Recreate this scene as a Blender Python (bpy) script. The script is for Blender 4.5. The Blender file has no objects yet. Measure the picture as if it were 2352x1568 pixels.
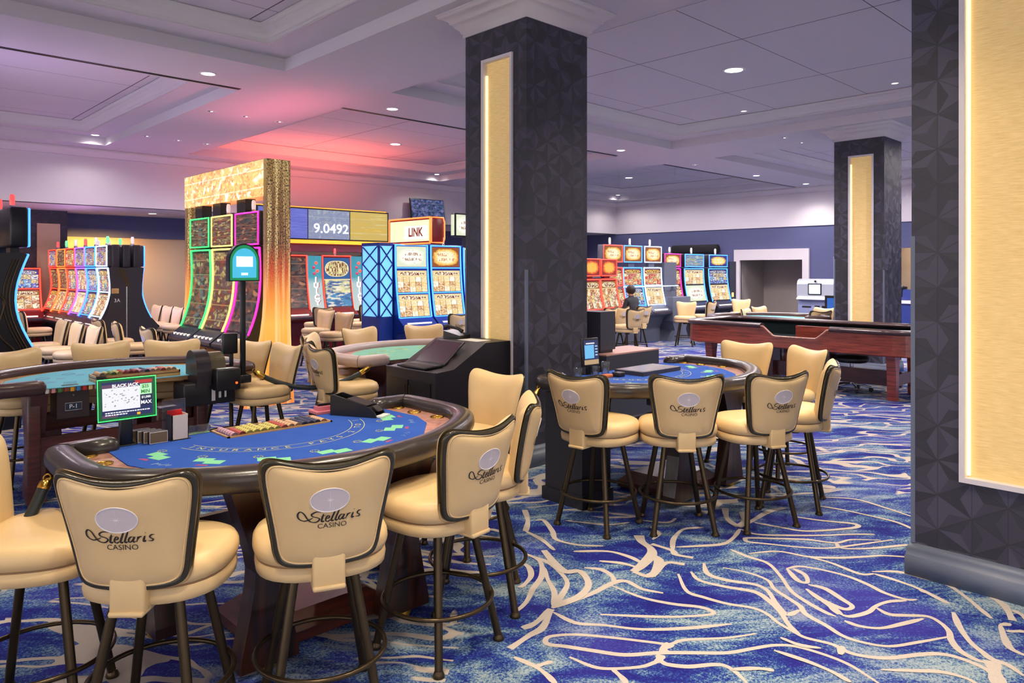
import bpy, bmesh, math, random
from mathutils import Vector, Matrix
random.seed(7)
PI = math.pi
SC = bpy.context.scene
COL = SC.collection

# ------------------------------------------------------------------ colours and materials
def lin(c):
    c = c / 255.0
    return c / 12.92 if c <= 0.04045 else ((c + 0.055) / 1.055) ** 2.4
def C(r, g, b):
    return (lin(r), lin(g), lin(b), 1.0)

MATS = {}
def mat(name, col, rough=0.5, metal=0.0, emit=0.0, ecol=None, coat=0.0, trans=0.0, alpha=1.0, spec=0.5):
    if name in MATS:
        return MATS[name]
    m = bpy.data.materials.new(name)
    m.use_nodes = True
    b = m.node_tree.nodes['Principled BSDF']
    b.inputs['Base Color'].default_value = col
    b.inputs['Roughness'].default_value = rough
    b.inputs['Metallic'].default_value = metal
    b.inputs['Specular IOR Level'].default_value = spec
    if coat:
        b.inputs['Coat Weight'].default_value = coat
        b.inputs['Coat Roughness'].default_value = 0.15
    if trans:
        b.inputs['Transmission Weight'].default_value = trans
    if emit:
        b.inputs['Emission Color'].default_value = ecol or col
        b.inputs['Emission Strength'].default_value = emit
    b.inputs['Alpha'].default_value = alpha
    MATS[name] = m
    return m

class NT:
    """tiny helper to write node graphs"""
    def __init__(s, m):
        s.m = m; s.t = m.node_tree; s.n = s.t.nodes
        s.b = s.n['Principled BSDF']
    def new(s, typ, **kw):
        n = s.n.new(typ)
        for k, v in kw.items():
            setattr(n, k, v)
        return n
    def link(s, a, b):
        s.t.links.new(a, b)
    def put(s, sock, v):
        if isinstance(v, bpy.types.NodeSocket):
            s.link(v, sock)
        elif v is not None:
            sock.default_value = v
    def math(s, op, a, b=None, c=None):
        n = s.new('ShaderNodeMath', operation=op)
        s.put(n.inputs[0], a); s.put(n.inputs[1], b)
        if c is not None: s.put(n.inputs[2], c)
        return n.outputs[0]
    def vmath(s, op, a, b=None):
        n = s.new('ShaderNodeVectorMath', operation=op)
        s.put(n.inputs[0], a)
        if b is not None: s.put(n.inputs[1], b)
        return n.outputs[0]
    def mix(s, f, a, b):
        n = s.new('ShaderNodeMix', data_type='RGBA')
        s.put(n.inputs[0], f); s.put(n.inputs[6], a); s.put(n.inputs[7], b)
        return n.outputs[2]
    def ramp(s, f, stops, interp='LINEAR'):
        n = s.new('ShaderNodeValToRGB')
        n.color_ramp.interpolation = interp
        e = n.color_ramp.elements
        while len(e) < len(stops): e.new(0.5)
        for i, (p, c) in enumerate(stops):
            e[i].position = p; e[i].color = c
        s.put(n.inputs[0], f)
        return n.outputs[0]
    def noise(s, v, scale, detail=2.0, rough=0.5, dist=0.0, out=0):
        n = s.new('ShaderNodeTexNoise')
        s.put(n.inputs['Vector'], v)
        n.inputs['Scale'].default_value = scale
        n.inputs['Detail'].default_value = detail
        n.inputs['Roughness'].default_value = rough
        n.inputs['Distortion'].default_value = dist
        return n.outputs[out]
    def coord(s, which='Object'):
        return s.new('ShaderNodeTexCoord').outputs[which]
    def sep(s, v):
        n = s.new('ShaderNodeSeparateXYZ'); s.link(v, n.inputs[0])
        return n.outputs
    def comb(s, x=0.0, y=0.0, z=0.0):
        n = s.new('ShaderNodeCombineXYZ')
        s.put(n.inputs[0], x); s.put(n.inputs[1], y); s.put(n.inputs[2], z)
        return n.outputs[0]
    def bump(s, h, strength=0.3, dist=0.01):
        n = s.new('ShaderNodeBump')
        n.inputs['Strength'].default_value = strength
        n.inputs['Distance'].default_value = dist
        s.put(n.inputs['Height'], h)
        s.link(n.outputs[0], s.b.inputs['Normal'])
    def base(s, c): s.put(s.b.inputs['Base Color'], c)
    def rough(s, c): s.put(s.b.inputs['Roughness'], c)
    def emis(s, c, k):
        s.put(s.b.inputs['Emission Color'], c); s.put(s.b.inputs['Emission Strength'], k)

# ------------------------------------------------------------------ mesh builder
def catmull(pts, n=6, closed=False):
    P = [Vector(p) for p in pts]
    out = []
    N = len(P)
    segs = N if closed else N - 1
    for i in range(segs):
        if closed:
            p0, p1, p2, p3 = P[(i - 1) % N], P[i], P[(i + 1) % N], P[(i + 2) % N]
        else:
            p1, p2 = P[i], P[i + 1]
            p0 = P[i - 1] if i > 0 else p1 * 2 - p2
            p3 = P[i + 2] if i + 2 < N else p2 * 2 - p1
        for k in range(n):
            t = k / n
            out.append(0.5 * ((2 * p1) + (p2 - p0) * t + (2 * p0 - 5 * p1 + 4 * p2 - p3) * t * t + (3 * p1 - p0 - 3 * p2 + p3) * t ** 3))
    if not closed: out.append(P[-1])
    return out

class MB:
    def __init__(s):
        s.v = []; s.f = []; s.mi = []; s.sm = []; s.mats = []
        s.cur = 0; s.smooth = False
    def use(s, m):
        if m not in s.mats: s.mats.append(m)
        s.cur = s.mats.index(m)
        return s
    def add(s, verts, faces, smooth=None):
        o = len(s.v)
        s.v += [tuple(v) for v in verts]
        for f in faces:
            s.f.append(tuple(i + o for i in f)); s.mi.append(s.cur)
            s.sm.append(s.smooth if smooth is None else smooth)
        return s
    def box(s, x0, x1, y0, y1, z0, z1, M=None):
        v = [Vector(p) for p in ((x0, y0, z0), (x1, y0, z0), (x1, y1, z0), (x0, y1, z0), (x0, y0, z1), (x1, y0, z1), (x1, y1, z1), (x0, y1, z1))]
        if M is not None: v = [M @ p for p in v]
        return s.add(v, [(0, 3, 2, 1), (4, 5, 6, 7), (0, 1, 5, 4), (1, 2, 6, 5), (2, 3, 7, 6), (3, 0, 4, 7)], False)
    def rbox(s, x0, x1, y0, y1, z0, z1, r=0.01, n=3, M=None):
        """box with rounded vertical edges and softened top/bottom rims"""
        r = min(r, (x1 - x0) / 2.01, (y1 - y0) / 2.01, (z1 - z0) / 2.01)
        def ring(ins, z):
            pts = []
            for cx, cy, a0 in ((x1 - r, y1 - r, 0), (x0 + r, y1 - r, 90), (x0 + r, y0 + r, 180), (x1 - r, y0 + r, 270)):
                for k in range(n + 1):
                    a = math.radians(a0 + 90 * k / n)
                    pts.append(Vector((cx + (r - ins) * math.cos(a), cy + (r - ins) * math.sin(a), z)))
            return pts
        q = r * 0.3
        rings = [ring(r * .6, z0), ring(q, z0 + q * .6), ring(0, z0 + r), ring(0, z1 - r), ring(q, z1 - q * .6), ring(r * .6, z1)]
        if M is not None: rings = [[M @ p for p in R] for R in rings]
        return s.loft(rings, cap=True, smooth=True)
    def loft(s, rings, cap=False, closed=False, smooth=True, ringclosed=True):
        n = len(rings[0]); v = [p for R in rings for p in R]; f = []
        m = len(rings)
        for i in range(m if closed else m - 1):
            for j in range(n if ringclosed else n - 1):
                a = i * n + j; b = i * n + (j + 1) % n
                c = ((i + 1) % m) * n + (j + 1) % n; d = ((i + 1) % m) * n + j
                f.append((a, b, c, d))
        s.add(v, f, smooth)
        if cap and not closed:
            s.add(rings[0], [tuple(range(n))[::-1]], False); s.add(rings[-1], [tuple(range(n))], False)
        return s
    def prism(s, poly, z0, z1, M=None):
        n = len(poly)
        v = [Vector((p[0], p[1], z0)) for p in poly] + [Vector((p[0], p[1], z1)) for p in poly]
        if M is not None: v = [M @ p for p in v]
        f = [tuple(range(n))[::-1], tuple(range(n, 2 * n))] + [(i, (i + 1) % n, n + (i + 1) % n, n + i) for i in range(n)]
        return s.add(v, f, False)
    def extrude_x(s, prof, x0, x1):
        """profile in (y,z) extruded along x"""
        n = len(prof)
        v = [Vector((x0, p[0], p[1])) for p in prof] + [Vector((x1, p[0], p[1])) for p in prof]
        f = [tuple(range(n))[::-1], tuple(range(n, 2 * n))] + [(i, (i + 1) % n, n + (i + 1) % n, n + i) for i in range(n)]
        return s.add(v, f, False)
    def tube(s, path, r, n=8, closed=False, cap=True, squash=1.0):
        P = [Vector(p) for p in path]; N = len(P)
        rs = r if isinstance(r, (list, tuple)) else [r] * N
        rings = []
        up = Vector((0, 0, 1)); prev = None
        for i in range(N):
            if closed: t = P[(i + 1) % N] - P[(i - 1) % N]
            else: t = P[min(i + 1, N - 1)] - P[max(i - 1, 0)]
            if t.length < 1e-9: t = Vector((0, 0, 1))
            t.normalize()
            if prev is None:
                ref = up if abs(t.z) < 0.95 else Vector((1, 0, 0))
                x = t.cross(ref).normalized()
            else:
                x = (prev - t * prev.dot(t))
                x = x.normalized() if x.length > 1e-6 else t.orthogonal().normalized()
            prev = x; y = x.cross(t)
            rings.append([P[i] + x * (rs[i] * math.cos(2 * PI * k / n)) + y * (rs[i] * squash * math.sin(2 * PI * k / n)) for k in range(n)])
        return s.loft(rings, cap=cap and not closed, closed=closed)
    def lathe(s, prof, c=(0, 0, 0), n=16, M=None, cap=True):
        rings = [[Vector((c[0] + r * math.cos(2 * PI * k / n), c[1] + r * math.sin(2 * PI * k / n), c[2] + z)) for k in range(n)] for r, z in prof]
        if M is not None: rings = [[M @ p for p in R] for R in rings]
        return s.loft(rings, cap=cap)
    def quad(s, a, b, c, d):
        return s.add([a, b, c, d], [(0, 1, 2, 3)], False)
    def ellipsoid(s, c, r, n=12, m=8, M=None):
        rings = []
        for i in range(m + 1):
            th = PI * i / m; rr = max(math.sin(th), 1e-3)
            R = [Vector((c[0] + r[0] * rr * math.cos(2 * PI * k / n), c[1] + r[1] * rr * math.sin(2 * PI * k / n), c[2] - r[2] * math.cos(th))) for k in range(n)]
            rings.append([M @ p for p in R] if M is not None else R)
        return s.loft(rings, cap=True)
    def sweep(s, path, prof, closed=False, cap=True):
        """profile (u,v) swept along a level path: u to the outside of travel (right), v up; mitred"""
        P = [Vector((p[0], p[1], p[2] if len(p) > 2 else 0)) for p in path]; N = len(P); rings = []
        for i in range(N):
            if closed: d0 = P[i] - P[i - 1]; d1 = P[(i + 1) % N] - P[i]
            else:
                d0 = P[i] - P[i - 1] if i else P[1] - P[0]
                d1 = P[i + 1] - P[i] if i < N - 1 else d0
            d0 = d0.normalized(); d1 = d1.normalized()
            n0 = Vector((d0.y, -d0.x, 0)); n1 = Vector((d1.y, -d1.x, 0))
            nn = (n0 + n1); nn = nn.normalized() if nn.length > 1e-6 else n0
            k = 1.0 / max(0.35, nn.dot(n0))
            rings.append([P[i] + nn * (u * k) + Vector((0, 0, v)) for u, v in prof])
        return s.loft(rings, cap=cap, closed=closed)
    def text(s, body, size, M, depth=0.0, sx=1.0, align='CENTER', bold=0.0):
        cu = bpy.data.curves.new('tmp', 'FONT')
        cu.body = body; cu.size = size; cu.align_x = align; cu.align_y = 'CENTER'
        cu.extrude = depth; cu.resolution_u = 3; cu.offset = bold
        ob = bpy.data.objects.new('tmp', cu); COL.objects.link(ob)
        dg = bpy.context.evaluated_depsgraph_get(); dg.update()
        me = bpy.data.meshes.new_from_object(ob.evaluated_get(dg), depsgraph=dg)
        vs = [M @ Vector((v.co.x * sx, v.co.y, v.co.z)) for v in me.vertices]
        fs = [tuple(p.vertices) for p in me.polygons]
        bpy.data.objects.remove(ob); bpy.data.curves.remove(cu); bpy.data.meshes.remove(me)
        return s.add(vs, fs, False)
    def ribbon(s, pts, w, fn):
        """flat stroke through 2-D points; w = width or function of t; fn maps (x,y) -> 3-D"""
        N = len(pts); L = []; R = []
        for i in range(N):
            a = Vector(pts[max(i - 1, 0)][:2]); b = Vector(pts[min(i + 1, N - 1)][:2])
            d = b - a
            d = d.normalized() if d.length > 1e-9 else Vector((1, 0))
            n = Vector((-d.y, d.x)); ww = w(i / (N - 1), d) if callable(w) else w
            p = Vector(pts[i][:2])
            L.append(fn(p + n * ww / 2)); R.append(fn(p - n * ww / 2))
        v = L + R
        return s.add(v, [(i, i + 1, N + i + 1, N + i) for i in range(N - 1)], False)
    def mesh(s, name):
        me = bpy.data.meshes.new(name)
        me.from_pydata(s.v, [], s.f)
        for m in s.mats: me.materials.append(m)
        if s.f:
            me.polygons.foreach_set('material_index', s.mi)
            me.polygons.foreach_set('use_smooth', s.sm)
        bm = bmesh.new(); bm.from_mesh(me)
        bmesh.ops.recalc_face_normals(bm, faces=bm.faces)
        bm.to_mesh(me); bm.free()
        me.update()
        return me
    def build(s, name, m=None, parent=None):
        if m is not None:
            s.mats = s.mats or [m]
        o = bpy.data.objects.new(name, s.mesh(name)); COL.objects.link(o)
        if parent is not None: o.parent = parent
        return o

def tag(o, label=None, cat=None, group=None, kind=None):
    if label: o['label'] = label
    if cat: o['category'] = cat
    if group: o['group'] = group
    if kind: o['kind'] = kind
    return o
def thing(name, label, cat, loc=(0, 0, 0), rz=0.0, group=None, s=1.0):
    o = bpy.data.objects.new(name, None); COL.objects.link(o)
    o.location = loc; o.rotation_euler = (0, 0, rz); o.scale = (s, s, s)
    o.empty_display_size = 0.1
    return tag(o, label, cat, group)
def struct(name, mb, m=None):
    return tag(mb.build(name, m), kind='structure')
def dup(root, loc, rz, label=None, group=None, s=None):
    r = root.copy(); COL.objects.link(r)
    r.location = loc; r.rotation_euler = (0, 0, rz)
    if s: r.scale = (s, s, s)
    if label: r['label'] = label
    if group: r['group'] = group
    for ch in root.children:
        c = ch.copy(); COL.objects.link(c); c.parent = r
        for g in ch.children:
            d = g.copy(); COL.objects.link(d); d.parent = c
    return r
def T(x, y, z): return Matrix.Translation((x, y, z))
def RX(d): return Matrix.Rotation(math.radians(d), 4, 'X')
def RY(d): return Matrix.Rotation(math.radians(d), 4, 'Y')
def RZ(d): return Matrix.Rotation(math.radians(d), 4, 'Z')
def R(d): return math.radians(d)
# ------------------------------------------------------------------ materials
M_leather = mat('tan leather', C(205, 176, 138), 0.42)
_n = NT(M_leather); _c = _n.coord()
_n.base(_n.mix(_n.noise(_c, 6, 3), C(216, 184, 132), C(230, 200, 148)))
_n.bump(_n.noise(_c, 260, 3), 0.12, 0.002)
M_band = mat('dark olive vinyl trim', C(50, 45, 30), 0.22, coat=0.2)
M_welt = mat('darker tan welt', C(150, 116, 80), 0.5)  # welt leather in a darker tan than the seat
M_bronze = mat('dark bronze metal', C(76, 63, 45), 0.3, 0.8)
M_brass = mat('polished brass', C(205, 160, 70), 0.22, 1.0)
M_emblem = mat('pale lilac embroidered disc', C(206, 196, 200), 0.6)
M_emblem_rim = mat('white embroidered rim', C(236, 230, 234), 0.6)
M_thread = mat('dark brown embroidery thread', C(44, 34, 30), 0.6)
M_white = mat('white paint', C(226, 222, 226), 0.55)
M_black = mat('black plastic', C(20, 19, 22), 0.35)
M_blackmatte = mat('black laminate', C(30, 27, 33), 0.42)
M_char = mat('charcoal laminate', C(52, 54, 66), 0.45)
M_chrome = mat('chrome', C(205, 208, 215), 0.18, 1.0)
M_grey = mat('grey painted metal', C(98, 104, 120), 0.4, 0.2)
M_rail = mat('dark padded rail leather', C(50, 44, 40), 0.3, coat=0.25)
_n = NT(M_rail); _n.bump(_n.noise(_n.coord(), 120, 3), 0.15, 0.002)
M_rail_pale = mat('pale padded rail leather', C(190, 172, 170), 0.35)
M_rail_brown = mat('brown padded rail leather', C(72, 48, 44), 0.33, coat=0.2)
M_paper = mat('white paper', C(232, 230, 226), 0.7)
M_red = mat('red plastic', C(190, 30, 40), 0.4)
M_glass = mat('clear acrylic', C(235, 240, 245), 0.06, trans=0.95)
M_gold = mat('gold paint', C(196, 150, 60), 0.35, 0.8)

def wood(name, c1, c2, rough=0.3, sc=(6, 60, 6), coat=0.3):
    m = mat(name, c1, rough, coat=coat); n = NT(m)
    mp = n.new('ShaderNodeMapping'); mp.inputs['Scale'].default_value = sc
    n.link(n.coord(), mp.inputs[0])
    f = n.noise(mp.outputs[0], 1.0, 4, 0.6, 0.6)
    n.base(n.ramp(f, [(0.32, c1), (0.66, c2)]))
    return m
M_cherry = wood('cherry wood', C(98, 36, 30), C(166, 74, 58), 0.28, (2.5, 2.5, 40))
M_cherry_dark = wood('dark cherry wood', C(52, 22, 18), C(92, 40, 30), 0.35, (3, 3, 40))
M_zebra = wood('macassar ebony veneer', C(12, 8, 8), C(66, 33, 18), 0.28, (26, 26, 1.2), 0.2)
M_trimwood = wood('reddish armrest veneer', C(156, 104, 86), C(204, 152, 134), 0.3, (20, 20, 20), 0.4)
M_oak = wood('pale tray wood', C(176, 128, 76), C(206, 164, 104), 0.4, (5, 40, 5))

def felt(name, c1, c2):
    m = mat(name, c1, 0.95, spec=0.1); n = NT(m)
    n.base(n.mix(n.noise(n.coord(), 5, 4, 0.6), c1, c2))
    n.bump(n.noise(n.coord(), 400, 2), 0.2, 0.001)
    return m
M_felt_blue = felt('royal blue felt', C(44, 80, 168), C(60, 98, 188))
M_felt_light = felt('sky blue felt', C(104, 186, 218), C(136, 204, 226))
M_felt_green = felt('sea green felt', C(120, 182, 160), C(140, 198, 176))
M_felt_dk = felt('black felt', C(22, 30, 32), C(30, 40, 42))
M_p_green = mat('pale green felt print', C(126, 206, 160), 0.9)
M_p_yellow = mat('yellow felt print', C(196, 200, 120), 0.9)
M_p_pale = mat('pale blue felt print', C(120, 150, 200), 0.9)
M_p_red = mat('red felt print', C(160, 70, 120), 0.9)

# walls and ceiling
M_ceil = mat('ceiling paint', C(206, 200, 208), 0.8)
_n = NT(M_ceil); _n.bump(_n.noise(_n.coord(), 60, 2), 0.04, 0.003)
M_moulding = mat('moulding paint', C(214, 208, 212), 0.6)
M_panel = mat('ceiling panel with seams', C(206, 200, 208), 0.8)
_n = NT(M_panel); _x = _n.sep(_n.coord())
def _seam(ax, per, off):
    f = _n.math('FRACT', _n.math('DIVIDE', _n.math('ADD', ax, off), per))
    return _n.math('LESS_THAN', f, 0.007)
_s = _n.math('MAXIMUM', _seam(_x[0], 2.35, 1.05), _seam(_x[1], 1.55, 0.1))
_n.base(_n.mix(_s, C(206, 200, 208), C(84, 80, 88)))
M_wall_white = mat('upper wall paint', C(214, 206, 212), 0.8)
M_wall_blue = mat('slate blue wall paint', C(84, 88, 128), 0.7)
M_wall_tan = mat('tan wallcovering', C(214, 186, 156), 0.8)
M_wall_grey = mat('grey corridor wall', C(168, 158, 150), 0.8)
M_base = mat('blue grey baseboard paint', C(98, 106, 126), 0.45)
M_slot = mat('dark ceiling slot', C(22, 20, 26), 0.8)
M_lamp = mat('downlight lens', C(255, 250, 245), 0.5, emit=14.0, ecol=(1, 0.95, 0.9, 1))
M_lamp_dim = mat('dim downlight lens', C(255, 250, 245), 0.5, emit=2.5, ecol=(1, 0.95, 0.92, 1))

# column wallcovering: triangular facets around star points
M_facet = mat('faceted wallcovering', C(60, 58, 72), 0.5)
_n = NT(M_facet); _x = _n.sep(_n.coord())
_u = _n.math('ADD', _x[0], _x[1]); _v = _x[2]
_p = _n.math('SUBTRACT', _n.math('DIVIDE', _v, 0.2), _n.math('DIVIDE', _u, 0.3464))
_q = _n.math('DIVIDE', _u, 0.1732)
_fp = _n.math('FRACT', _p); _fq = _n.math('FRACT', _q)
_ip = _n.math('FLOOR', _p); _iq = _n.math('FLOOR', _q)
_sum = _n.math('ADD', _fp, _fq)
_up = _n.math('GREATER_THAN', _sum, 1.0)
_flip = lambda f: _n.math('ABSOLUTE', _n.math('SUBTRACT', _up, f))
_b1 = _flip(_fp); _b2 = _flip(_fq)
_b0 = _n.math('SUBTRACT', _n.math('SUBTRACT', 1.0, _b1), _b2)
_m01 = _n.math('MINIMUM', _b0, _b1); _m = _n.math('MINIMUM', _m01, _b2)
_k = _n.math('ADD', _n.math('MULTIPLY', _n.math('LESS_THAN', _b2, _m01), 2.0), _n.math('MULTIPLY', _n.math('GREATER_THAN', _b2, _m01), _n.math('LESS_THAN', _b1, _b0)))
_w = _n.new('ShaderNodeTexWhiteNoise')
_n.link(_n.comb(_n.math('ADD', _ip, 0.37), _n.math('ADD', _iq, 0.21), _n.math('ADD', _k, _n.math('MULTIPLY', _up, 3.0))), _w.inputs[0])
_edge = _n.math('LESS_THAN', _m, 0.02)
_colr = _n.ramp(_w.outputs[0], [(0, C(44, 43, 52)), (.25, C(56, 54, 68)), (.5, C(48, 48, 60)), (.75, C(70, 68, 86))], 'CONSTANT')
_colr = _n.mix(_n.math('MULTIPLY', _edge, 0.5), _colr, C(34, 32, 40))
_n.base(_n.mix(_n.math('MULTIPLY', _n.noise(_n.vmath('MULTIPLY', _n.coord(), (8, 8, 200)), 1, 2), 0.25), _colr, C(46, 44, 54)))
_n.rough(_n.math('ADD', 0.38, _n.math('MULTIPLY', _w.outputs[0], 0.25)))

# back-lit gold fabric
M_goldpanel = mat('back-lit gold fabric', C(206, 176, 120), 0.7)
_n = NT(M_goldpanel)
_f = _n.noise(_n.vmath('MULTIPLY', _n.coord(), (12, 12, 160)), 1, 3, 0.6)
_c = _n.ramp(_f, [(0.3, C(206, 172, 108)), (0.7, C(224, 192, 132))])
_n.base(_c); _n.emis(_c, 0.36)
M_ledstrip = mat('warm edge light', C(255, 240, 190), 0.5, emit=1.4, ecol=C(255, 236, 170))

# neon and screens
def neon(name, col, k=3.0):
    return mat(name, col, 0.4, emit=k, ecol=col)
N_blue = neon('blue neon', C(60, 130, 255), 3.0)
N_ice = neon('ice white neon', C(190, 215, 255), 2.6)
N_red = neon('red neon', C(255, 60, 45), 2.6)
N_orange = neon('orange neon', C(255, 110, 50), 2.6)
N_green = neon('green neon', C(60, 230, 110), 1.6)
N_yellow = neon('yellow neon', C(255, 215, 110), 1.8)
N_magenta = neon('magenta neon', C(240, 40, 150), 2.2)
N_violet = neon('violet neon', C(150, 90, 255), 2.2)
N_white = neon('white light', C(255, 250, 240), 2.0)
M_candle = mat('candle lamp glass', C(225, 215, 215), 0.2, emit=0.5, ecol=C(240, 225, 220))
M_candle_green = mat('green candle lamp', C(120, 230, 160), 0.2, emit=0.8)
M_candle_red = mat('red candle lamp', C(240, 90, 90), 0.2, emit=0.8)

SCR = {}
def screen(name, bg, pal, nx=5, nz=3, k=1.0, title=None, seed=0, split=0.72, style='reels', off=(0, 2), asp=1.0):
    """lit video screen artwork on a face spanned by two generated axes"""
    if name in SCR: return SCR[name]
    m = mat('screen ' + name, bg, 0.25); n = NT(m)
    x = n.sep(n.coord('Generated'))
    u, v = x[off[0]], x[off[1]]
    tb = title or pal[0]
    soft = [(i / max(1, len(pal) - 1) * .5 + .25, c) for i, c in enumerate(pal)]
    if style == 'reels':
        # symbol grid of mottled tiles under a band with a plaque
        gu = n.math('MULTIPLY', u, float(nx)); gv = n.math('MULTIPLY', n.math('DIVIDE', v, split), float(nz))
        w = n.new('ShaderNodeTexWhiteNoise')
        n.link(n.comb(n.math('ADD', n.math('FLOOR', gu), .3 + seed), n.math('ADD', n.math('FLOOR', gv), .6), seed * 1.7), w.inputs[0])
        sym = n.ramp(w.outputs[0], [(i / len(pal), c) for i, c in enumerate(pal)], 'CONSTANT')
        blot = n.noise(n.comb(n.math('MULTIPLY', n.math('ADD', gu, w.outputs[0]), 2.3), n.math('MULTIPLY', gv, 2.3), seed * 2.3), 1.0, 3, .65)
        cell = n.mix(n.ramp(blot, [(.40, (0, 0, 0, 1)), (.56, (1, 1, 1, 1))]), bg, sym)
        cell = n.mix(n.ramp(n.noise(n.comb(n.math('MULTIPLY', gu, 3.0), n.math('MULTIPLY', gv, 4.0), seed + 9.0), 1.0, 2, .6), [(.52, (0, 0, 0, 1)), (.60, (.8, .8, .8, 1))]), cell, C(255, 246, 222))
        eu = n.math('ABSOLUTE', n.math('SUBTRACT', n.math('FRACT', gu), .5))
        cell = n.mix(n.math('MULTIPLY', n.math('GREATER_THAN', eu, .46), .7), cell, C(90, 50, 30))
        du = n.math('MULTIPLY', n.math('SUBTRACT', u, .5), 2.0); dv = n.math('DIVIDE', n.math('SUBTRACT', v, (1 + split) / 2), (1 - split) * .42)
        pl = n.math('ADD', n.math('POWER', n.math('ABSOLUTE', du), 3.0), n.math('MULTIPLY', dv, dv))
        tn = n.noise(n.comb(n.math('MULTIPLY', u, 26.0), n.math('MULTIPLY', v, 9.0), seed * 3.1), 1.0, 2, .7)
        plaque = n.mix(n.ramp(tn, [(.47, (0, 0, 0, 1)), (.53, (1, 1, 1, 1))]), tb, C(120, 44, 30))
        band = n.mix(n.math('LESS_THAN', pl, .62), bg, plaque)
        band = n.mix(n.math('MULTIPLY', n.math('LESS_THAN', n.math('ABSOLUTE', n.math('SUBTRACT', pl, .68)), .08), .9), band, C(255, 236, 180))
        col = n.mix(n.math('GREATER_THAN', v, split), cell, band)
        line = n.math('LESS_THAN', n.math('ABSOLUTE', n.math('SUBTRACT', v, split)), .012)
        col = n.mix(line, col, C(250, 230, 170))
    elif style == 'plaque':
        du = n.math('MULTIPLY', n.math('SUBTRACT', u, .5), 2.1); dv = n.math('MULTIPLY', n.math('SUBTRACT', v, .5), 2.2)
        d = n.math('ADD', n.math('POWER', n.math('ABSOLUTE', du), 2.4), n.math('POWER', n.math('ABSOLUTE', dv), 2.4))
        d = n.math('ADD', d, n.math('MULTIPLY', n.math('SUBTRACT', n.noise(n.comb(n.math('MULTIPLY', u, 7.0), n.math('MULTIPLY', v, 7.0), seed), 1.0, 3, .6), .5), .8))
        col = n.ramp(d, [(.25, tb), (.55, pal[0]), (.85, pal[1 % len(pal)]), (1.05, bg)])
        rows = n.math('LESS_THAN', n.math('ABSOLUTE', n.math('SUBTRACT', n.math('FRACT', n.math('MULTIPLY', v, 4.0)), .5)), .3)
        tn = n.noise(n.comb(n.math('MULTIPLY', u, 22.0), n.math('MULTIPLY', v, 7.0), seed * 3.1), 1.0, 1, .5)
        let = n.math('MULTIPLY', n.math('MULTIPLY', rows, n.math('GREATER_THAN', tn, .52)), n.math('LESS_THAN', d, .42))
        col = n.mix(n.math('MULTIPLY', let, .8), col, pal[-1])
    else:   # 'attract': layered picture bands
        a1 = n.noise(n.comb(n.math('MULTIPLY', u, 2.2 * asp), n.math('MULTIPLY', v, 7.0 / asp ** .5), seed * 1.3), 1.0, 4, .62, .5)
        a2 = n.noise(n.comb(n.math('MULTIPLY', u, 5.0 * asp), n.math('MULTIPLY', v, 16.0 / asp ** .7), seed * 2.7), 1.0, 3, .6)
        col = n.mix(n.ramp(a2, [(.45, (0, 0, 0, 1)), (.58, (1, 1, 1, 1))]), n.ramp(a1, soft), bg)
        gl = n.math('LESS_THAN', n.math('ABSOLUTE', n.math('SUBTRACT', n.math('FRACT', n.math('MULTIPLY', v, float(nz))), .5)), .035)
        col = n.mix(n.math('MULTIPLY', gl, n.math('MULTIPLY', a2, .9)), col, tb)
        col = n.mix(n.ramp(n.noise(n.comb(n.math('MULTIPLY', u, 4.0 * asp), n.math('MULTIPLY', v, 9.0 / asp ** .7), seed + 4.0), 1.0, 2, .5), [(.60, (0, 0, 0, 1)), (.66, (.85, .85, .85, 1))]), col, tb)
    n.base((0.02, 0.02, 0.02, 1)); n.emis(col, k)
    SCR[name] = m
    return m
W_ = C(255, 252, 244); K_ = C(20, 18, 26)
S_gold = screen('gold reels', C(150, 96, 40), [C(250, 220, 130), C(255, 244, 210), C(230, 150, 50), C(250, 230, 170), C(190, 90, 30)], 5, 3, 1.0, C(255, 244, 200), 1)
S_red = screen('red reels', C(130, 26, 18), [C(250, 190, 70), C(230, 60, 30), C(255, 236, 170), C(240, 130, 40)], 4, 4, 1.0, C(255, 210, 90), 2)
S_blue = screen('blue reels', C(24, 50, 130), [C(120, 190, 250), C(240, 245, 255), C(60, 110, 220), C(240, 210, 120)], 5, 3, 0.9, C(190, 225, 255), 3)
S_purple = screen('purple reels', C(66, 40, 110), [C(190, 130, 220), C(240, 220, 250), C(110, 120, 220), C(250, 200, 110)], 4, 4, 0.85, C(220, 190, 250), 4)
S_mix = screen('mixed reels', C(60, 44, 60), [C(240, 220, 120), C(220, 90, 60), C(110, 190, 200), C(245, 240, 230), C(150, 110, 200)], 4, 4, 0.9, C(250, 226, 140), 5)
S_dark = screen('dark attract', C(62, 46, 52), [C(96, 76, 70), C(70, 84, 84), C(150, 84, 60), C(84, 72, 84)], 4, 4, 0.7, C(220, 150, 110), 6, style='attract')
S_greeny = screen('green attract', C(58, 66, 54), [C(70, 96, 70), C(100, 140, 140), C(170, 96, 60), C(84, 96, 74), C(190, 160, 80)], 3, 5, 0.75, C(190, 200, 130), 7, style='attract')
S_amber = screen('amber attract', C(110, 70, 52), [C(200, 140, 60), C(196, 64, 40), C(96, 84, 90), C(224, 196, 130), C(110, 80, 70)], 3, 5, 0.75, C(240, 206, 120), 8, style='attract')
S_bright = screen('bright reels', C(236, 206, 150), [W_, C(252, 232, 170), C(240, 204, 120), C(200, 130, 70), C(255, 246, 226)], 5, 3, 1.05, C(255, 240, 205), 9)
S_pale = screen('pale topper', C(226, 232, 200), [C(246, 246, 226), C(226, 236, 214), C(160, 110, 60)], 3, 2, 1.05, W_, 10, style='plaque')
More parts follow.
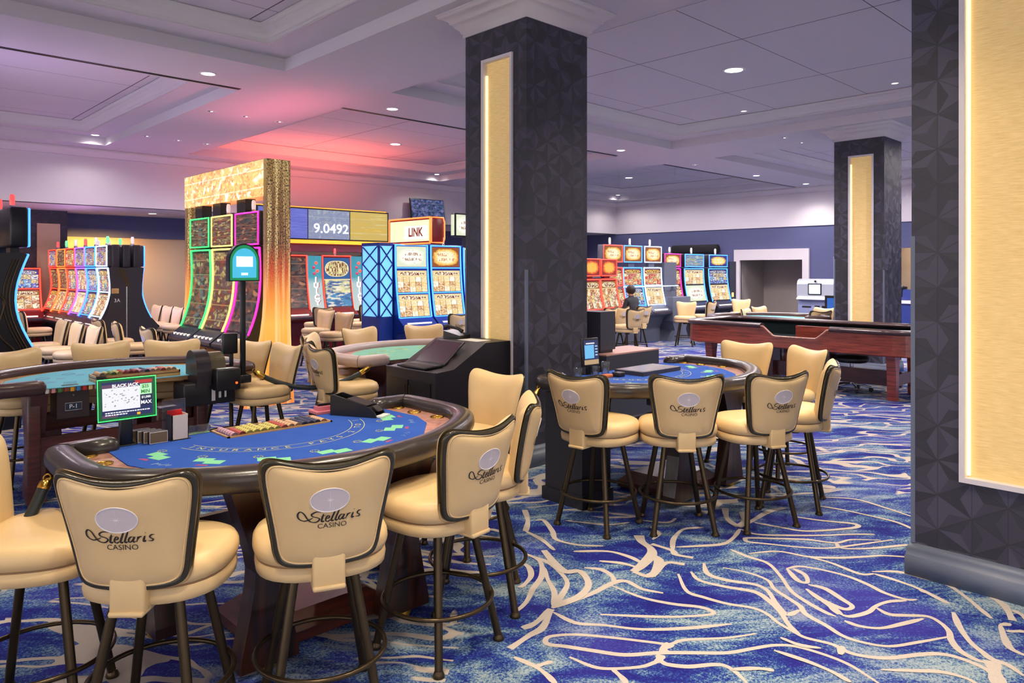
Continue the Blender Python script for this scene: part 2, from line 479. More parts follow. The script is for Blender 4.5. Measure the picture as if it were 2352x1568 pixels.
S_goldtop = screen('gold topper', C(150, 80, 30), [C(250, 214, 120), C(230, 150, 50), C(210, 120, 60)], 3, 2, 1.05, C(255, 244, 205), 17, style='plaque')
S_redtop = screen('red topper', C(150, 20, 14), [C(240, 120, 40), C(210, 50, 24), C(250, 190, 90)], 3, 2, 1.0, C(250, 190, 70), 18, style='plaque')
S_fan = screen('golden fan', C(36, 40, 130), [C(240, 190, 70), C(90, 70, 140), C(255, 250, 220)], 3, 2, 1.0, C(255, 230, 140), 19, style='plaque')
S_land = screen('landscape', C(70, 130, 200), [C(110, 170, 90), C(210, 190, 90), C(90, 140, 190), C(190, 220, 240)], 3, 3, 0.95, C(240, 240, 210), 20, style='attract')
S_fruit = screen('blue info', C(24, 90, 156), [C(206, 216, 190), C(60, 140, 190), C(150, 190, 200), C(236, 226, 160)], 1, 2, 0.95, C(246, 236, 170), 11, split=.55)
S_sign = screen('sign artwork', C(246, 190, 110), [C(250, 200, 110), C(255, 240, 200), C(226, 130, 60), C(255, 226, 150), C(190, 100, 50)], 9, 2, 1.35, C(255, 250, 230), 12, style='attract', asp=5.0)
S_disp1 = screen('violet display', C(104, 112, 216), [C(96, 100, 206), C(124, 132, 232), C(110, 118, 220)], 2, 2, 0.8, C(130, 140, 235), 13, style='attract', asp=.4)
S_disp2 = screen('silver display', C(150, 160, 192), [C(180, 184, 205), C(138, 148, 190), C(196, 196, 186)], 5, 2, 0.85, C(176, 190, 200), 14, style='attract', asp=2.5)
S_disp3 = screen('golden display', C(226, 190, 90), [C(238, 196, 70), C(214, 190, 110), C(244, 190, 50)], 3, 2, 0.85, C(236, 214, 140), 15, style='attract', asp=.5)
S_tv = screen('sports television', C(36, 48, 110), [C(60, 80, 160), C(120, 130, 190), C(40, 90, 110), C(150, 130, 180)], 5, 3, 0.7, C(150, 140, 200), 16, style='attract', asp=2.5)
M_rocket = mat('glittering amber panel', C(240, 150, 60), 0.4)
_n = NT(M_rocket); _x = _n.sep(_n.coord('Generated'))
_g = _n.noise(_n.comb(_n.math('MULTIPLY', _x[0], 13.0), _n.math('MULTIPLY', _x[1], 13.0), _n.math('MULTIPLY', _x[2], 1.6)), 1.0, 3, .6)
_sp = _n.noise(_n.comb(_n.math('MULTIPLY', _x[0], 60.0), _n.math('MULTIPLY', _x[1], 60.0), _n.math('MULTIPLY', _x[2], 130.0)), 1.0, 2, .7)
_hi = _n.ramp(_x[2], [(0.0, C(240, 130, 60)), (0.12, C(250, 160, 50)), (0.33, C(250, 186, 80)), (0.45, C(244, 140, 52)), (0.54, C(214, 88, 46)), (0.66, C(130, 80, 50)), (1.0, C(150, 116, 62))])
_c = _n.mix(_n.ramp(_g, [(.48, (0, 0, 0, 1)), (.68, (.8, .8, .8, 1))]), _hi, C(255, 220, 150))
_fx = _n.math('MULTIPLY', _n.ramp(_sp, [(.5, (0, 0, 0, 1)), (.56, (1, 1, 1, 1))]), _n.ramp(_x[2], [(.46, (0, 0, 0, 1)), (.66, (1, 1, 1, 1))]))
_c = _n.mix(_fx, _c, C(30, 22, 16))
_n.base((.02, .02, .02, 1)); _n.emis(_c, 1.05)
# ------------------------------------------------------------------ camera
cam = bpy.data.cameras.new('camera'); camo = bpy.data.objects.new('camera', cam); COL.objects.link(camo)
camo.location = (0, 0, 1.8); camo.rotation_euler = (R(90), 0, R(-44))
cam.sensor_width = 36.0; cam.lens = 36.0 * 1684 / 2352; cam.shift_y = -164 / 2352
cam.clip_start = 0.05; cam.clip_end = 100
SC.camera = camo

# ------------------------------------------------------------------ carpet
def carpet(name, veins):
    m = mat(name, C(50, 80, 160), 0.95, spec=0.15); n = NT(m)
    co = n.coord(); x = n.sep(co)
    s_ = n.math('SUBTRACT', n.math('MULTIPLY', x[0], .7193), n.math('MULTIPLY', x[1], .6947))
    t_ = n.math('ADD', n.math('MULTIPLY', x[0], .6947), n.math('MULTIPLY', x[1], .7193))
    st = n.comb(s_, t_, 0.0)
    blot = n.noise(n.vmath('MULTIPLY', st, (1.0, 2.2, 1)), 1.7, 6, 0.66, 0.9)
    speck = n.noise(co, 75, 2, 0.85)
    f = n.math('ADD', blot, n.math('MULTIPLY', n.math('SUBTRACT', speck, .5), .62))
    c = n.ramp(f, [(.36, C(28, 26, 110)), (.45, C(32, 46, 128)), (.52, C(56, 90, 140)), (.57, C(104, 130, 152)), (.66, C(150, 164, 172))])
    hue = n.noise(st, 0.8, 2)
    c = n.mix(n.ramp(hue, [(.5, (0, 0, 0, 1)), (.62, (.4, .4, .4, 1))]), c, C(70, 60, 156))
    if veins:
        w1 = n.noise(n.vmath('MULTIPLY', st, (1.1, 1.6, 1)), 1.0, 2, .5, 0.0, 1)
        dv = n.vmath('MULTIPLY', n.vmath('SUBTRACT', w1, (.5, .5, .5)), (1.5, .85, 0))
        pv = n.vmath('MULTIPLY', n.vmath('ADD', st, dv), (.95, 3.6, 1))
        vo = n.new('ShaderNodeTexVoronoi', feature='DISTANCE_TO_EDGE'); n.link(pv, vo.inputs['Vector'])
        vo.inputs['Scale'].default_value = 1.45
        wob = n.noise(st, 3.0, 2)
        th = n.math('MULTIPLY', wob, .105)
        vm = n.math('LESS_THAN', vo.outputs['Distance'], th)
        cut = n.ramp(n.noise(st, 1.4, 2, .5), [(.40, (0, 0, 0, 1)), (.43, (1, 1, 1, 1))])
        vm = n.math('MULTIPLY', vm, cut)
        c = n.mix(vm, c, C(182, 172, 164))
    n.base(c)
    n.bump(n.noise(co, 320, 2), 0.25, 0.004)
    return m
M_carpet = carpet('patterned blue carpet', True)
M_carpet_plain = carpet('blue carpet ground', False)
M_vein = mat('beige carpet vein', C(206, 196, 196), 0.95, spec=0.1)
_n = NT(M_vein); _n.base(_n.mix(_n.noise(_n.coord(), 130, 2), C(172, 162, 156), C(196, 186, 178))); _n.bump(_n.noise(_n.coord(), 320, 2), 0.25, 0.004)

def floor_pt(zx, zy, z=0.0):
    # traced carpet strokes: survey coordinates -> floor metres
    px = 1200 + zx / 2.0417; py = 1000 + zy / 2.0417
    D = 1684 * (1.8 - z) / (py - 620); L = (px - 1176) / 1684 * D
    return (.7193 * L + .6947 * D, -.6947 * L + .7193 * D)
STROKES = [
 (1, [(365,840),(600,850),(750,850),(880,840),(890,825),(830,805),(700,790),(560,760),(420,705)]),
 (1.4, [(135,815),(60,880),(0,905)]), (1.4, [(135,815),(95,900),(30,940),(-60,1000)]),
 (1.2, [(140,810),(190,740),(210,690),(175,640),(130,600),(60,570)]),
 (1.3, [(140,810),(230,780),(330,740),(430,690),(490,685),(560,720),(660,740)]), (1.2, [(430,690),(420,660),(370,630),(290,620)]),
 (1, [(145,830),(250,880),(380,890),(560,910),(760,905),(980,885)]),
 (1, [(1095,930),(960,950),(760,960),(690,980),(600,970),(430,950),(260,935),(150,940),(110,955),(120,980),(200,990),(330,1010),(480,1030),(640,1020),(800,1020),(960,1020),(1080,1000),(1180,985),(1280,990),(1420,1030),(1530,1075),(1620,1130),(1680,1170)]),
 (1.6, [(695,978),(662,1000),(670,1022)]),
 (1, [(220,1040),(330,1085),(420,1095),(560,1085),(640,1060),(680,1075),(780,1085),(900,1075),(960,1085),(1010,1120),(1060,1170)]),
 (1, [(-40,1040),(60,1085),(110,1120),(160,1170)]), (1, [(60,1085),(140,1060)]), (1, [(420,1095),(470,1140),(490,1170)]), (1.5, [(650,1030),(640,1060)]),
 (1, [(975,535),(1060,570),(1150,600),(1210,660),(1260,730),(1330,780),(1420,830),(1470,850)]),
 (1, [(730,650),(770,730),(850,760),(960,790),(1080,810),(1150,840),(1200,880),(1270,920),(1330,950),(1450,980),(1550,1025),(1700,1045),(1850,1030),(1950,1025),(2050,1045),(2170,1095),(2210,1130),(2270,1170)]),
 (1.2, [(790,640),(830,680),(950,710),(1090,735),(1160,780),(1210,830),(1250,890),(1300,935)]),
 (1.2, [(850,600),(870,650),(960,680),(1090,700),(1150,730),(1190,790),(1240,840),(1300,820)]),
 (1, [(940,620),(1060,645),(1150,680),(1180,720),(1240,760),(1300,800),(1330,840),(1420,890),(1500,940),(1590,970),(1720,990),(1860,970),(2000,945)]),
 (1, [(1240,625),(1300,615),(1400,630),(1520,660),(1620,700),(1700,740),(1800,770),(1850,770)]),
 (1.1, [(1240,625),(1290,680),(1335,690),(1325,655),(1270,625)]), (1.2, [(1340,700),(1420,720),(1500,770),(1545,800),(1530,815),(1490,810),(1400,770),(1330,720)]),
 (1, [(1490,840),(1540,850),(1620,830),(1660,800),(1720,780),(1800,775)]), (1.5, [(1420,780),(1490,840)]),
 (1.1, [(1660,810),(1720,840),(1800,845),(1900,850),(1960,880),(2000,920),(2010,960),(2050,1010),(2120,1050),(2180,1070)]),
 (1, [(1510,870),(1580,895),(1680,905),(1780,885),(1880,860)]),
 (1.2, [(2020,830),(2050,900),(2100,970),(2160,1020),(2200,1050),(2280,1080),(2352,1130)]),
 (1.1, [(1640,640),(1760,640),(1880,670),(1990,700),(2080,760),(2140,810),(2200,860)]),
 (1.1, [(1650,650),(1750,680),(1860,720),(1960,770),(2000,790)]), (1, [(1860,720),(1890,740)]),
 (1.4, [(2200,760),(2260,800),(2300,870)]), (1.2, [(2240,890),(2290,885)]), (1.2, [(2240,890),(2260,950),(2290,1000),(2360,1035)]),
 (1, [(2270,920),(2360,920)]), (2.2, [(2200,1060),(2215,1110),(2235,1170)]), (1.2, [(2300,820),(2352,850),(2400,900)]),
 (1, [(1680,1100),(1830,1105),(1960,1110),(2080,1140),(2150,1180)]),
 (1, [(1740,490),(1560,515),(1430,530),(1300,525),(1150,510),(1060,500),(1045,490),(1060,482),(1200,485),(1340,490),(1470,505),(1540,490),(1680,492)]),
 (1, [(1470,505),(1500,530),(1640,530),(1800,515),(1850,520)]),
 (1, [(1060,555),(1200,545),(1340,570),(1480,575),(1600,570),(1700,565),(1850,575)]), (1, [(1340,570),(1450,600),(1580,650),(1650,650)]),
 (2.2, [(545,470),(560,500),(600,530),(605,560),(560,610),(520,640)]), (2.0, [(605,560),(640,590),(620,640),(600,660)]), (1.5, [(520,640),(600,660),(670,600),(760,605)]),
 (1.2, [(240,545),(400,545),(500,570),(560,600)]), (1.2, [(360,590),(460,600),(540,620)]), (1.4, [(605,510),(700,540),(720,560),(800,575)]),
 (1.2, [(705,545),(705,500),(720,470),(760,440),(850,432)]), (1.2, [(720,525),(820,520),(940,510),(990,480),(1020,440)]),
 (1.6, [(1010,430),(1080,400),(1150,360),(1230,340)]), (1.6, [(1010,430),(960,390),(950,340)]), (1.6, [(1010,430),(1040,400),(1030,360)]),
 (1.2, [(1090,410),(1200,430),(1330,450),(1500,440),(1570,430),(1550,415),(1400,400),(1260,380)]),
 (1, [(1020,440),(1100,465),(1250,470),(1400,470),(1560,465),(1650,465)]), (1, [(1380,330),(1500,350),(1640,380),(1760,410),(1850,450)]), (1, [(1400,290),(1560,300),(1700,340),(1850,390)]),
 (1.4, [(10,350),(25,400),(15,450)]), (1.2, [(15,450),(90,490),(150,540)]), (1.2, [(0,600),(30,620),(40,660),(10,700),(-20,715)]),
 (1.2, [(0,550),(80,590),(90,660),(50,720),(20,780),(-30,830)]), (1.8, [(100,540),(150,600),(200,640),(270,640),(310,700),(260,760),(150,800)]),
 (1.1, [(100,620),(120,680),(150,740),(140,800)]), (1.2, [(60,400),(100,400),(140,450),(160,490),(260,515),(380,520)]), (1, [(200,400),(290,410),(400,420),(500,410)]),
 (1, [(560,400),(680,410),(720,390)]), (1, [(600,430),(640,460),(610,490)]),
 (1, [(980,1100),(1100,1095),(1180,1105)]), (1, [(1180,1010),(1330,1060),(1450,1110),(1540,1160)]),
 (1, [(1210,950),(1300,985),(1400,1000)]), (1.3, [(1500,990),(1490,1030)]),
]
fl = MB().use(M_carpet)
fl.quad((-9, -6, 0), (24, -6, 0), (24, 22, 0), (-9, 22, 0))
fl.use(M_carpet_plain)
reg = [floor_pt(*p) for p in ((-60, 330), (150, 350), (420, 395), (560, 380), (700, 395), (880, 370), (940, 320), (1190, 300), (1380, 270), (1940, 290), (2420, 430), (2600, 1300), (-420, 1300), (-130, 560))]
fl.add([(a, b, 0.0012) for a, b in reg], [tuple(range(len(reg)))])
fl.use(M_vein)
for si, (wd, pts) in enumerate(STROKES):
    pp = [floor_pt(*p) for p in pts]
    cv = catmull([(a, b, 0) for a, b in pp], 5)
    ph = random.random() * 6
    fl.ribbon(cv, lambda t, d: 0.027 * wd * (1.0 + .18 * math.sin(9 * t + ph)) * (1 if wd > 1.3 else min(1, .45 + 6 * t, .45 + 6 * (1 - t))), lambda p: (p.x, p.y, 0.0022 + si * .00003))
struct('floor', fl)

# ------------------------------------------------------------------ ceiling with coffers
ZC, ZS, ZT = 4.32, 4.475, 4.66
COFFERS = [(-3.0, 4.39, 1.9, 8.69), (6.0, 13.0, 1.9, 8.69), (14.69, 21.2, 1.9, 8.69), (-3.0, 4.39, 10.1, 16.4), (6.0, 13.0, 10.1, 16.4), (14.69, 21.2, 10.1, 16.4)]
xs = sorted({-9.0, 23.0} | {c[0] for c in COFFERS} | {c[1] for c in COFFERS})
ys = sorted({-5.0, 17.07} | {c[2] for c in COFFERS} | {c[3] for c in COFFERS})
ce = MB().use(M_ceil)
for i in range(len(xs) - 1):
    for j in range(len(ys) - 1):
        cx, cy = (xs[i] + xs[i + 1]) / 2, (ys[j] + ys[j + 1]) / 2
        if any(c[0] < cx < c[1] and c[2] < cy < c[3] for c in COFFERS): continue
        ce.quad((xs[i], ys[j], ZC), (xs[i + 1], ys[j], ZC), (xs[i + 1], ys[j + 1], ZC), (xs[i], ys[j + 1], ZC))
IN = .45
for x0, x1, y0, y1 in COFFERS:
    a = [(x0, y0), (x1, y0), (x1, y1), (x0, y1)]
    b = [(x0 + IN, y0 + IN), (x1 - IN, y0 + IN), (x1 - IN, y1 - IN), (x0 + IN, y1 - IN)]
    for k in range(4):
        l = (k + 1) % 4
        ce.quad((*a[k], ZC), (*a[l], ZC), (*a[l], ZS), (*a[k], ZS))
        ce.quad((*a[k], ZS), (*a[l], ZS), (*b[l], ZS), (*b[k], ZS))
ce.use(M_panel)
for x0, x1, y0, y1 in COFFERS:
    ce.quad((x0 + .2, y0 + .2, ZT), (x1 - .2, y0 + .2, ZT), (x1 - .2, y1 - .2, ZT), (x0 + .2, y1 - .2, ZT))
ce.use(M_ceil)
ce.quad((-9, 17.07, 3.15), (23, 17.07, 3.15), (23, 20.2, 3.15), (-9, 20.2, 3.15))
ce.quad((-9.5, -5.5, 4.95), (23.5, -5.5, 4.95), (23.5, 20.5, 4.95), (-9.5, 20.5, 4.95))
struct('ceiling', ce)
# stepped crown moulding of each coffer
crown = [(0.0, 0), (0.0, .02), (.025, .03), (.03, .05), (.07, .085), (.085, .12), (.105, .13), (.11, .155), (.15, .165), (.15, .19), (-.02, .19), (-.02, 0)]
for i, (x0, x1, y0, y1) in enumerate(COFFERS):
    t = MB().use(M_moulding)
    q = IN
    path = [(x0 + q, y0 + q), (x0 + q, y1 - q), (x1 - q, y1 - q), (x1 - q, y0 + q)]
    t.sweep([(p[0], p[1], ZS - .004) for p in path], crown, closed=True)
    struct('trim_%d' % (i + 1), t)
# air slots
for i, (x0, x1, y) in enumerate([(-3, 4.37, 9.98), (6.02, 12.9, 10.03), (14.75, 21.7, 10.06)]):
    t = MB().use(M_black); t.box(x0, x1, y - .035, y + .035, ZC - .006, ZC + .01)
    vent = tag(t.build('ceiling_air_vent'), ['long dark linear air slot beside the coffer over the blue felt table', 'long dark linear air slot in the pink lit ceiling beam', 'long dark linear air slot in the far ceiling beam over the ATM side'][i], 'air vent', 'linear ceiling air slots')
    t2 = MB().use(M_slot); t2.box(x0 + .02, x1 - .02, y - .006, y + .006, ZC - .009, ZC - .004); t2.build('slot', None, vent)

# ------------------------------------------------------------------ walls
w = MB().use(M_wall_white)
w.box(-9, 21.9, 17.07, 17.25, 3.15, 4.95)
w.sweep([(-9, 17.07, ZC - .17), (21.9, 17.07, ZC - .17)], [(0, 0), (.03, .01), (.04, .05), (.1, .1), (.13, .17), (0, .17)])
w.use(M_wall_blue); w.box(-9, 22.1, 19.9, 20.1, 2.6, 3.15)
w.use(M_wall_tan); w.box(-9, 22.1, 19.95, 20.1, 0, 2.6)
struct('wall_back', w)
w = MB().use(M_wall_white); w.box(21.9, 22.2, -5, 17.07, 3.14, 4.95)
w.sweep([(21.9, 17.07, ZC - .17), (21.9, -5, ZC - .17)], [(0, 0), (.03, .01), (.04, .05), (.1, .1), (.13, .17), (0, .17)])
w.use(M_wall_blue)
w.box(21.93, 22.2, -5, 19.9, 2.5, 3.139)
w.box(21.93, 22.2, 12.2, 19.9, 0, 2.5); w.box(21.93, 22.2, 9.65, 9.72, 0, 2.5)
w.box(21.93, 22.2, 7.35, 8.15, 0, 2.5); w.box(21.93, 22.2, 9.0, 9.65, 0, 2.5); w.box(21.93, 22.2, 8.15, 9.0, 2.2, 2.5); w.box(21.93, 22.2, 9.72, 12.2, 2.46, 2.5)
w.box(21.93, 22.2, -5, 5.2, 0, 2.5); w.box(21.93, 22.2, 5.2, 7.35, 2.42, 2.5)
w.use(M_wall_tan); w.box(23.3, 23.4, 4.6, 7.9, 0, 3.0)
w.use(M_wall_grey); w.box(23.5, 23.6, 9.5, 12.5, 0, 3.0); w.box(21.95, 23.5, 12.0, 12.05, 0, 2.4); w.box(21.95, 23.5, 9.85, 9.92, 0, 2.4); w.box(21.95, 23.5, 9.8, 12.1, 2.4, 2.45)
struct('wall_right', w)
t = MB().use(M_wall_white)
for q in ((12.0, 12.2), (9.72, 9.92)): t.box(21.86, 21.99, *q, 0, 2.12)
t.box(21.86, 21.99, 9.72, 12.2, 2.12, 2.46)
struct('trim_7', t)
t = MB().use(mat('blue grey door paint', C(120, 132, 168), .6)); t.box(21.9, 21.96, 8.15, 9.0, 0, 2.2)
for z0, z1 in ((.3, 1.0), (1.15, 2.05)): t.box(21.885, 21.91, 8.28, 8.87, z0, z1)
d = struct('door_1', t)
t = MB().use(M_chrome); t.lathe([(.02, 0), (.03, .03), (.02, .06)], (0, 0, 0), 10, T(21.885, 8.22, 1.05) @ RY(-90)); t.build('door_handle', None, d)
t = MB().use(M_cherry_dark); t.box(23.38, 23.46, 9.95, 10.55, 0, 2.2); struct('door_2', t)
t = MB().use(mat('pale back door paint', C(190, 170, 168), .6)); t.box(3.95, 4.75, 19.9, 19.95, 0, 2.25); t.use(M_wall_tan); t.box(3.9, 3.95, 19.88, 19.95, 0, 2.3); t.box(4.75, 4.8, 19.88, 19.95, 0, 2.3); t.box(3.9, 4.8, 19.88, 19.95, 2.25, 2.3)
d = struct('door_3', t)

# ------------------------------------------------------------------ columns with lit gold panels
capital = [(0, 0), (.02, 0), (.02, .03), (.035, .04), (.04, .06), (.075, .09), (.1, .125), (.115, .13), (.12, .15), (.17, .185), (.2, .19), (.205, .215), (.215, .22), (0, .22)]
def column(i, x0, y0, wd=.85, hz=4.32, panel=True):
    x1, y1 = x0 + wd, y0 + wd
    b = MB().use(M_facet)
    # shaft, with a recess for the lit panel on the -x face
    pa, pb, pz0, pz1 = y0 + .2, y0 + .57, .63, 3.79
    zt = hz - .22
    b.quad((x0, y0, 0), (x1, y0, 0), (x1, y0, zt), (x0, y0, zt)); b.quad((x1, y0, 0), (x1, y1, 0), (x1, y1, zt), (x1, y0, zt)); b.quad((x1, y1, 0), (x0, y1, 0), (x0, y1, zt), (x1, y1, zt))
    for q in ((y0, pa, 0, zt), (pb, y1, 0, zt), (pa, pb, 0, pz0), (pa, pb, pz1, zt)):
        b.quad((x0, q[0], q[2]), (x0, q[1], q[2]), (x0, q[1], q[3]), (x0, q[0], q[3]))
    b.quad((x0, y0, zt), (x1, y0, zt), (x1, y1, zt), (x0, y1, zt))
    col = struct('column' if i == 0 else 'column.%03d' % i, b)
    f = MB().use(M_moulding)
    fw = .028
    for q in ((pa - fw, pa, pz0 - fw, pz1 + fw), (pb, pb + fw, pz0 - fw, pz1 + fw), (pa, pb, pz0 - fw, pz0), (pa, pb, pz1, pz1 + fw)):
        f.box(x0 - .022, x0 + .06, *q[:2], *q[2:])
    f.build('panel_frame', None, col)
    g = MB().use(M_goldpanel); g.box(x0 + .03, x0 + .05, pa, pb, pz0, pz1)
    lp = g.build('light_panel', None, col)
    g = MB().use(M_ledstrip); g.box(x0 + .012, x0 + .029, pb - .02, pb - .004, pz0 + .01, pz1 - .12); g.build('edge_light', None, lp)
    c = MB().use(M_moulding)
    c.sweep([(x0, y0, zt), (x0, y1, zt), (x1, y1, zt), (x1, y0, zt)][::-1], capital, closed=True)
    c.build('capital', None, col)
    bs = MB().use(M_base)
    bs.sweep([(x0, y0, 0), (x0, y1, 0), (x1, y1, 0), (x1, y0, 0)][::-1], [(0, 0), (.03, 0), (.03, .115), (.024, .12), (.024, .155), (.016, .175), (.008, .18), (0, .19)], closed=True)
    bs.build('baseboard', None, col)
    e = MB().use(M_base); e.box(x0 - .004, x0 + .02, y0 - .004, y0 + .02, .19, zt * .44); e.box(x0 - .004, x0 + .02, y1 - .02, y1 + .004, .19, 2.0); e.build('corner_guard', None, col)
    return col
column(0, 4.72, 4.70); column(1, 13.35, 4.62); column(2, 4.72, .63)
# far column under the lower ceiling
b = MB().use(M_facet); b.box(3.35, 4.35, 19.2, 19.9, 0, 3.15); cfar = struct('column.003', b)
g = MB().use(M_wall_tan); g.box(3.75, 4.2, 19.17, 19.2, .6, 2.85); g.build('light_panel', None, cfar)
# ------------------------------------------------------------------ casino stool
def smooth_closed(half):
    """half outline from top centre down the +x side to bottom centre -> closed smooth outline"""
    full = half + [(-x, z) for x, z in half[-2:0:-1]]
    return catmull([(x, 0, z) for x, z in full], 4, closed=True)
HALF = [(0, 1.070), (.08, 1.075), (.15, 1.088), (.2, 1.097), (.229, 1.091), (.244, 1.066), (.244, 1.03), (.236, .975), (.223, .905), (.21, .835), (.2, .775), (.191, .725), (.174, .692), (.135, .677), (.07, .672), (0, .671)]
OUT = smooth_closed(HALF)
CZ = .885
def back_y(x, z):
    t = (z - .67) / .43
    return -(.228 + .095 * max(t, 0) ** 1.35) + .95 * x * x
def rear_pt(x, z, s):   # rear skin at normalised radius s
    return Vector((x, back_y(x, z) - .010 - .030 * (1 - s ** 7), z))
def front_pt(x, z, s):
    return Vector((x, back_y(x, z) + .008 + .062 * (1 - s ** 6) ** .8, z))
def shell(mb, fn, grow, s_list):
    rings = []
    for s in s_list:
        R_ = []
        for p in OUT:
            x = p.x * s * grow; z = CZ + (p.z - CZ) * s * grow
            R_.append(fn(x, z, s))
        rings.append(R_)
    mb.loft(rings, smooth=True)
    c = rings[-1]
    mb.add(c, [tuple(range(len(c)))], True)
SL = [1, .985, .965, .94, .9, .84, .76, .64, .48, .3, .12]
def make_stool(name, label, group, logo=True):
    root = thing(name, label, 'chair', group=group)
    b = MB().use(M_leather)
    shell(b, rear_pt, .965, SL); shell(b, front_pt, 1.052, SL)
    # piping on the rear skin
    b.tube([rear_pt(p.x * .925, CZ + (p.z - CZ) * .925, .957) + Vector((0, -.001, 0)) for p in OUT], .0042, 5, closed=True)
    back = b.build('backrest', None, root)
    t = MB().use(M_band)
    ring = []
    for p in OUT:
        c = Vector((p.x, back_y(p.x, p.z), p.z)); d = Vector((p.x, 0, p.z - CZ)).normalized()
        ring.append([c + d * u + Vector((0, v, 0)) for u, v in ((-.022, -.017), (-.004, -.019), (.004, -.014), (.006, -.004), (.005, .008), (-.004, .014), (-.022, .014))])
    t.loft(ring, closed=True)
    tag(t.build('backrest_trim', None, root), 'dark olive trim band round the backrest')
    if logo:
        # surface mapper: logo coordinates in metres about the back's centre
        def on(px, pz, e=.0018):
            q = rear_pt(px, pz, .4); return q + Vector((0, -e, 0))
        K = .00049
        def sv(p): return on((p[0] - 880) * K, 1.100 - (p[1] - 115) * .00047, .0022)
        e = MB().use(M_emblem)
        N = 28; vs = [on(-.004, .943)]
        el = lambda k, f: on(-.004 + .072 * f * math.cos(2 * PI * k / N), .943 + .047 * f * math.sin(2 * PI * k / N))
        rows = [[el(k, f) for k in range(N)] for f in (.98, .66, .33)]
        e.loft(rows, smooth=True); e.add(rows[-1], [tuple(range(N))])
        e.use(M_emblem_rim); e.tube([el(k, 1.0) for k in range(N)], .0022, 4, closed=True)
        for ang, ln in ((90, .036), (0, .024), (45, .015), (135, .015), (22, .012), (158, .012)):
            dx, dz = math.cos(R(ang)) * ln, math.sin(R(ang)) * ln
            e.ribbon([(-.004 - dx, .943 - dz), (-.004 - dx * .1, .943 - dz * .1), (-.004 + dx * .1, .943 + dz * .1), (-.004 + dx, .943 + dz)], lambda t, d: .0004 + .0022 * (1 - abs(2 * t - 1)), lambda p: on(p.x, p.y, .0026))
        e.build('emblem', None, back)
        l = MB().use(M_thread)
        ST = [
            ([(806, 548), (785, 541), (757, 545), (737, 561), (748, 578), (782, 590), (797, 606), (772, 627), (733, 621), (706, 592), (682, 550), (655, 531), (637, 552), (645, 588), (682, 611), (722, 602), (748, 588)], 7),
            ([(826, 562), (812, 612), (816, 628), (834, 622)], 8), ([(803, 583), (842, 577)], 5),
            ([(845, 606), (866, 599), (870, 585), (856, 582), (842, 606), (846, 625), (860, 629), (878, 616)], 6.5),
            ([(914, 540), (886, 612), (889, 628), (904, 622)], 7.5), ([(944, 537), (916, 610), (919, 627), (934, 620)], 7.5),
            ([(980, 585), (958, 583), (942, 602), (942, 622), (958, 620), (976, 596), (984, 583), (972, 612), (975, 625), (990, 617)], 6.5),
            ([(1006, 581), (994, 624)], 8), ([(999, 606), (1014, 586), (1032, 581)], 6.5),
            ([(1052, 578), (1040, 613), (1044, 623), (1058, 614)], 7.5), ([(1056, 556), (1060, 552)], 8),
            ([(1116, 573), (1098, 571), (1083, 584), (1088, 597), (1102, 607), (1096, 620), (1068, 618)], 6.5),
        ]
        for pts, wd in ST:
            cv = catmull([(p[0], p[1], 0) for p in pts], 4) if len(pts) > 2 else [Vector((p[0], p[1], 0)) for p in pts]
            l.ribbon(cv, lambda t, d: wd * (.95 + .95 * abs(d.normalized().dot(Vector((-.35, .94))))) * min(1, .45 + 5 * t, .45 + 5 * (1 - t)), sv)
        # CASINO, drawn flat then laid on the skin
        tm = MB(); tm.text('CASINO', .0275, Matrix.Identity(4), 0, 1.08)
        l.add([on(v[0] + .006, .841 + v[1], .0024) for v in tm.v], tm.f, False)
        l.build('lettering', None, back)
    # seat
    def srow(k, z, n=40, f=0.0):
        R_ = []
        for i in range(n):
            a = 2 * PI * i / n; ca, sa = math.cos(a), math.sin(a)
            e = 2.6
            r = (abs(ca) ** e + abs(sa) ** e) ** (-1 / e)
            x = (.262 * k) * r * ca; y = (.245 * k) * r * sa + .025
            R_.append(Vector((x, y, z + f * (1 - k))))
        return R_
    s = MB().use(M_leather)
    s.loft([srow(.93, .598), srow(.985, .605), srow(1.0, .63), srow(.985, .655), srow(.955, .661)], cap=True)
    s.loft([srow(.95, .661), srow(1.0, .668), srow(1.03, .692), srow(1.02, .72), srow(.97, .742), srow(.88, .754), srow(.7, .758), srow(.4, .756), srow(.1, .754)], cap=True)
    seat = s.build('seat', None, root)
    w = MB().use(M_welt); w.tube([p * 1 for p in srow(.968, .661)], .005, 5, closed=True)
    w.build('seat_welt', None, seat)
    k = MB().use(M_leather)
    k.rbox(-.062, .062, -.262, -.205, .585, .73, .012)
    k.rbox(-.062, .062, -.27, -.05, .583, .602, .008)
    tag(k.build('back_bracket', None, root), 'leather wrapped bracket joining back and seat')
    b = MB().use(M_bronze); b.lathe([(.12, .582), (.12, .6), (.06, .6)], n=16); b.lathe([(.05, .55), (.05, .585)], n=12); b.build('swivel', None, root)
    for sx, sy in ((1, 1), (-1, 1), (-1, -1), (1, -1)):
        g = MB().use(M_bronze)
        top = Vector((.115 * sx, .115 * sy + .015, .588)); bot = Vector((.21 * sx, .205 * sy + .01, .012))
        g.tube([top, bot], [.019, .019], 10)
        leg = g.build('leg', None, root)
        g = MB().use(M_bronze); g.lathe([(.027, 0), (.029, .006), (.023, .02), (.019, .03)], (bot.x, bot.y, 0), 10); g.build('glide', None, leg)
    g = MB().use(M_bronze)
    g.tube([(.262 * math.cos(2 * PI * i / 40), .262 * math.sin(2 * PI * i / 40) + .012, .235) for i in range(40)], .0105, 8, closed=True)
    g.build('foot_ring', None, root)
    return root
_proto = [None, None]
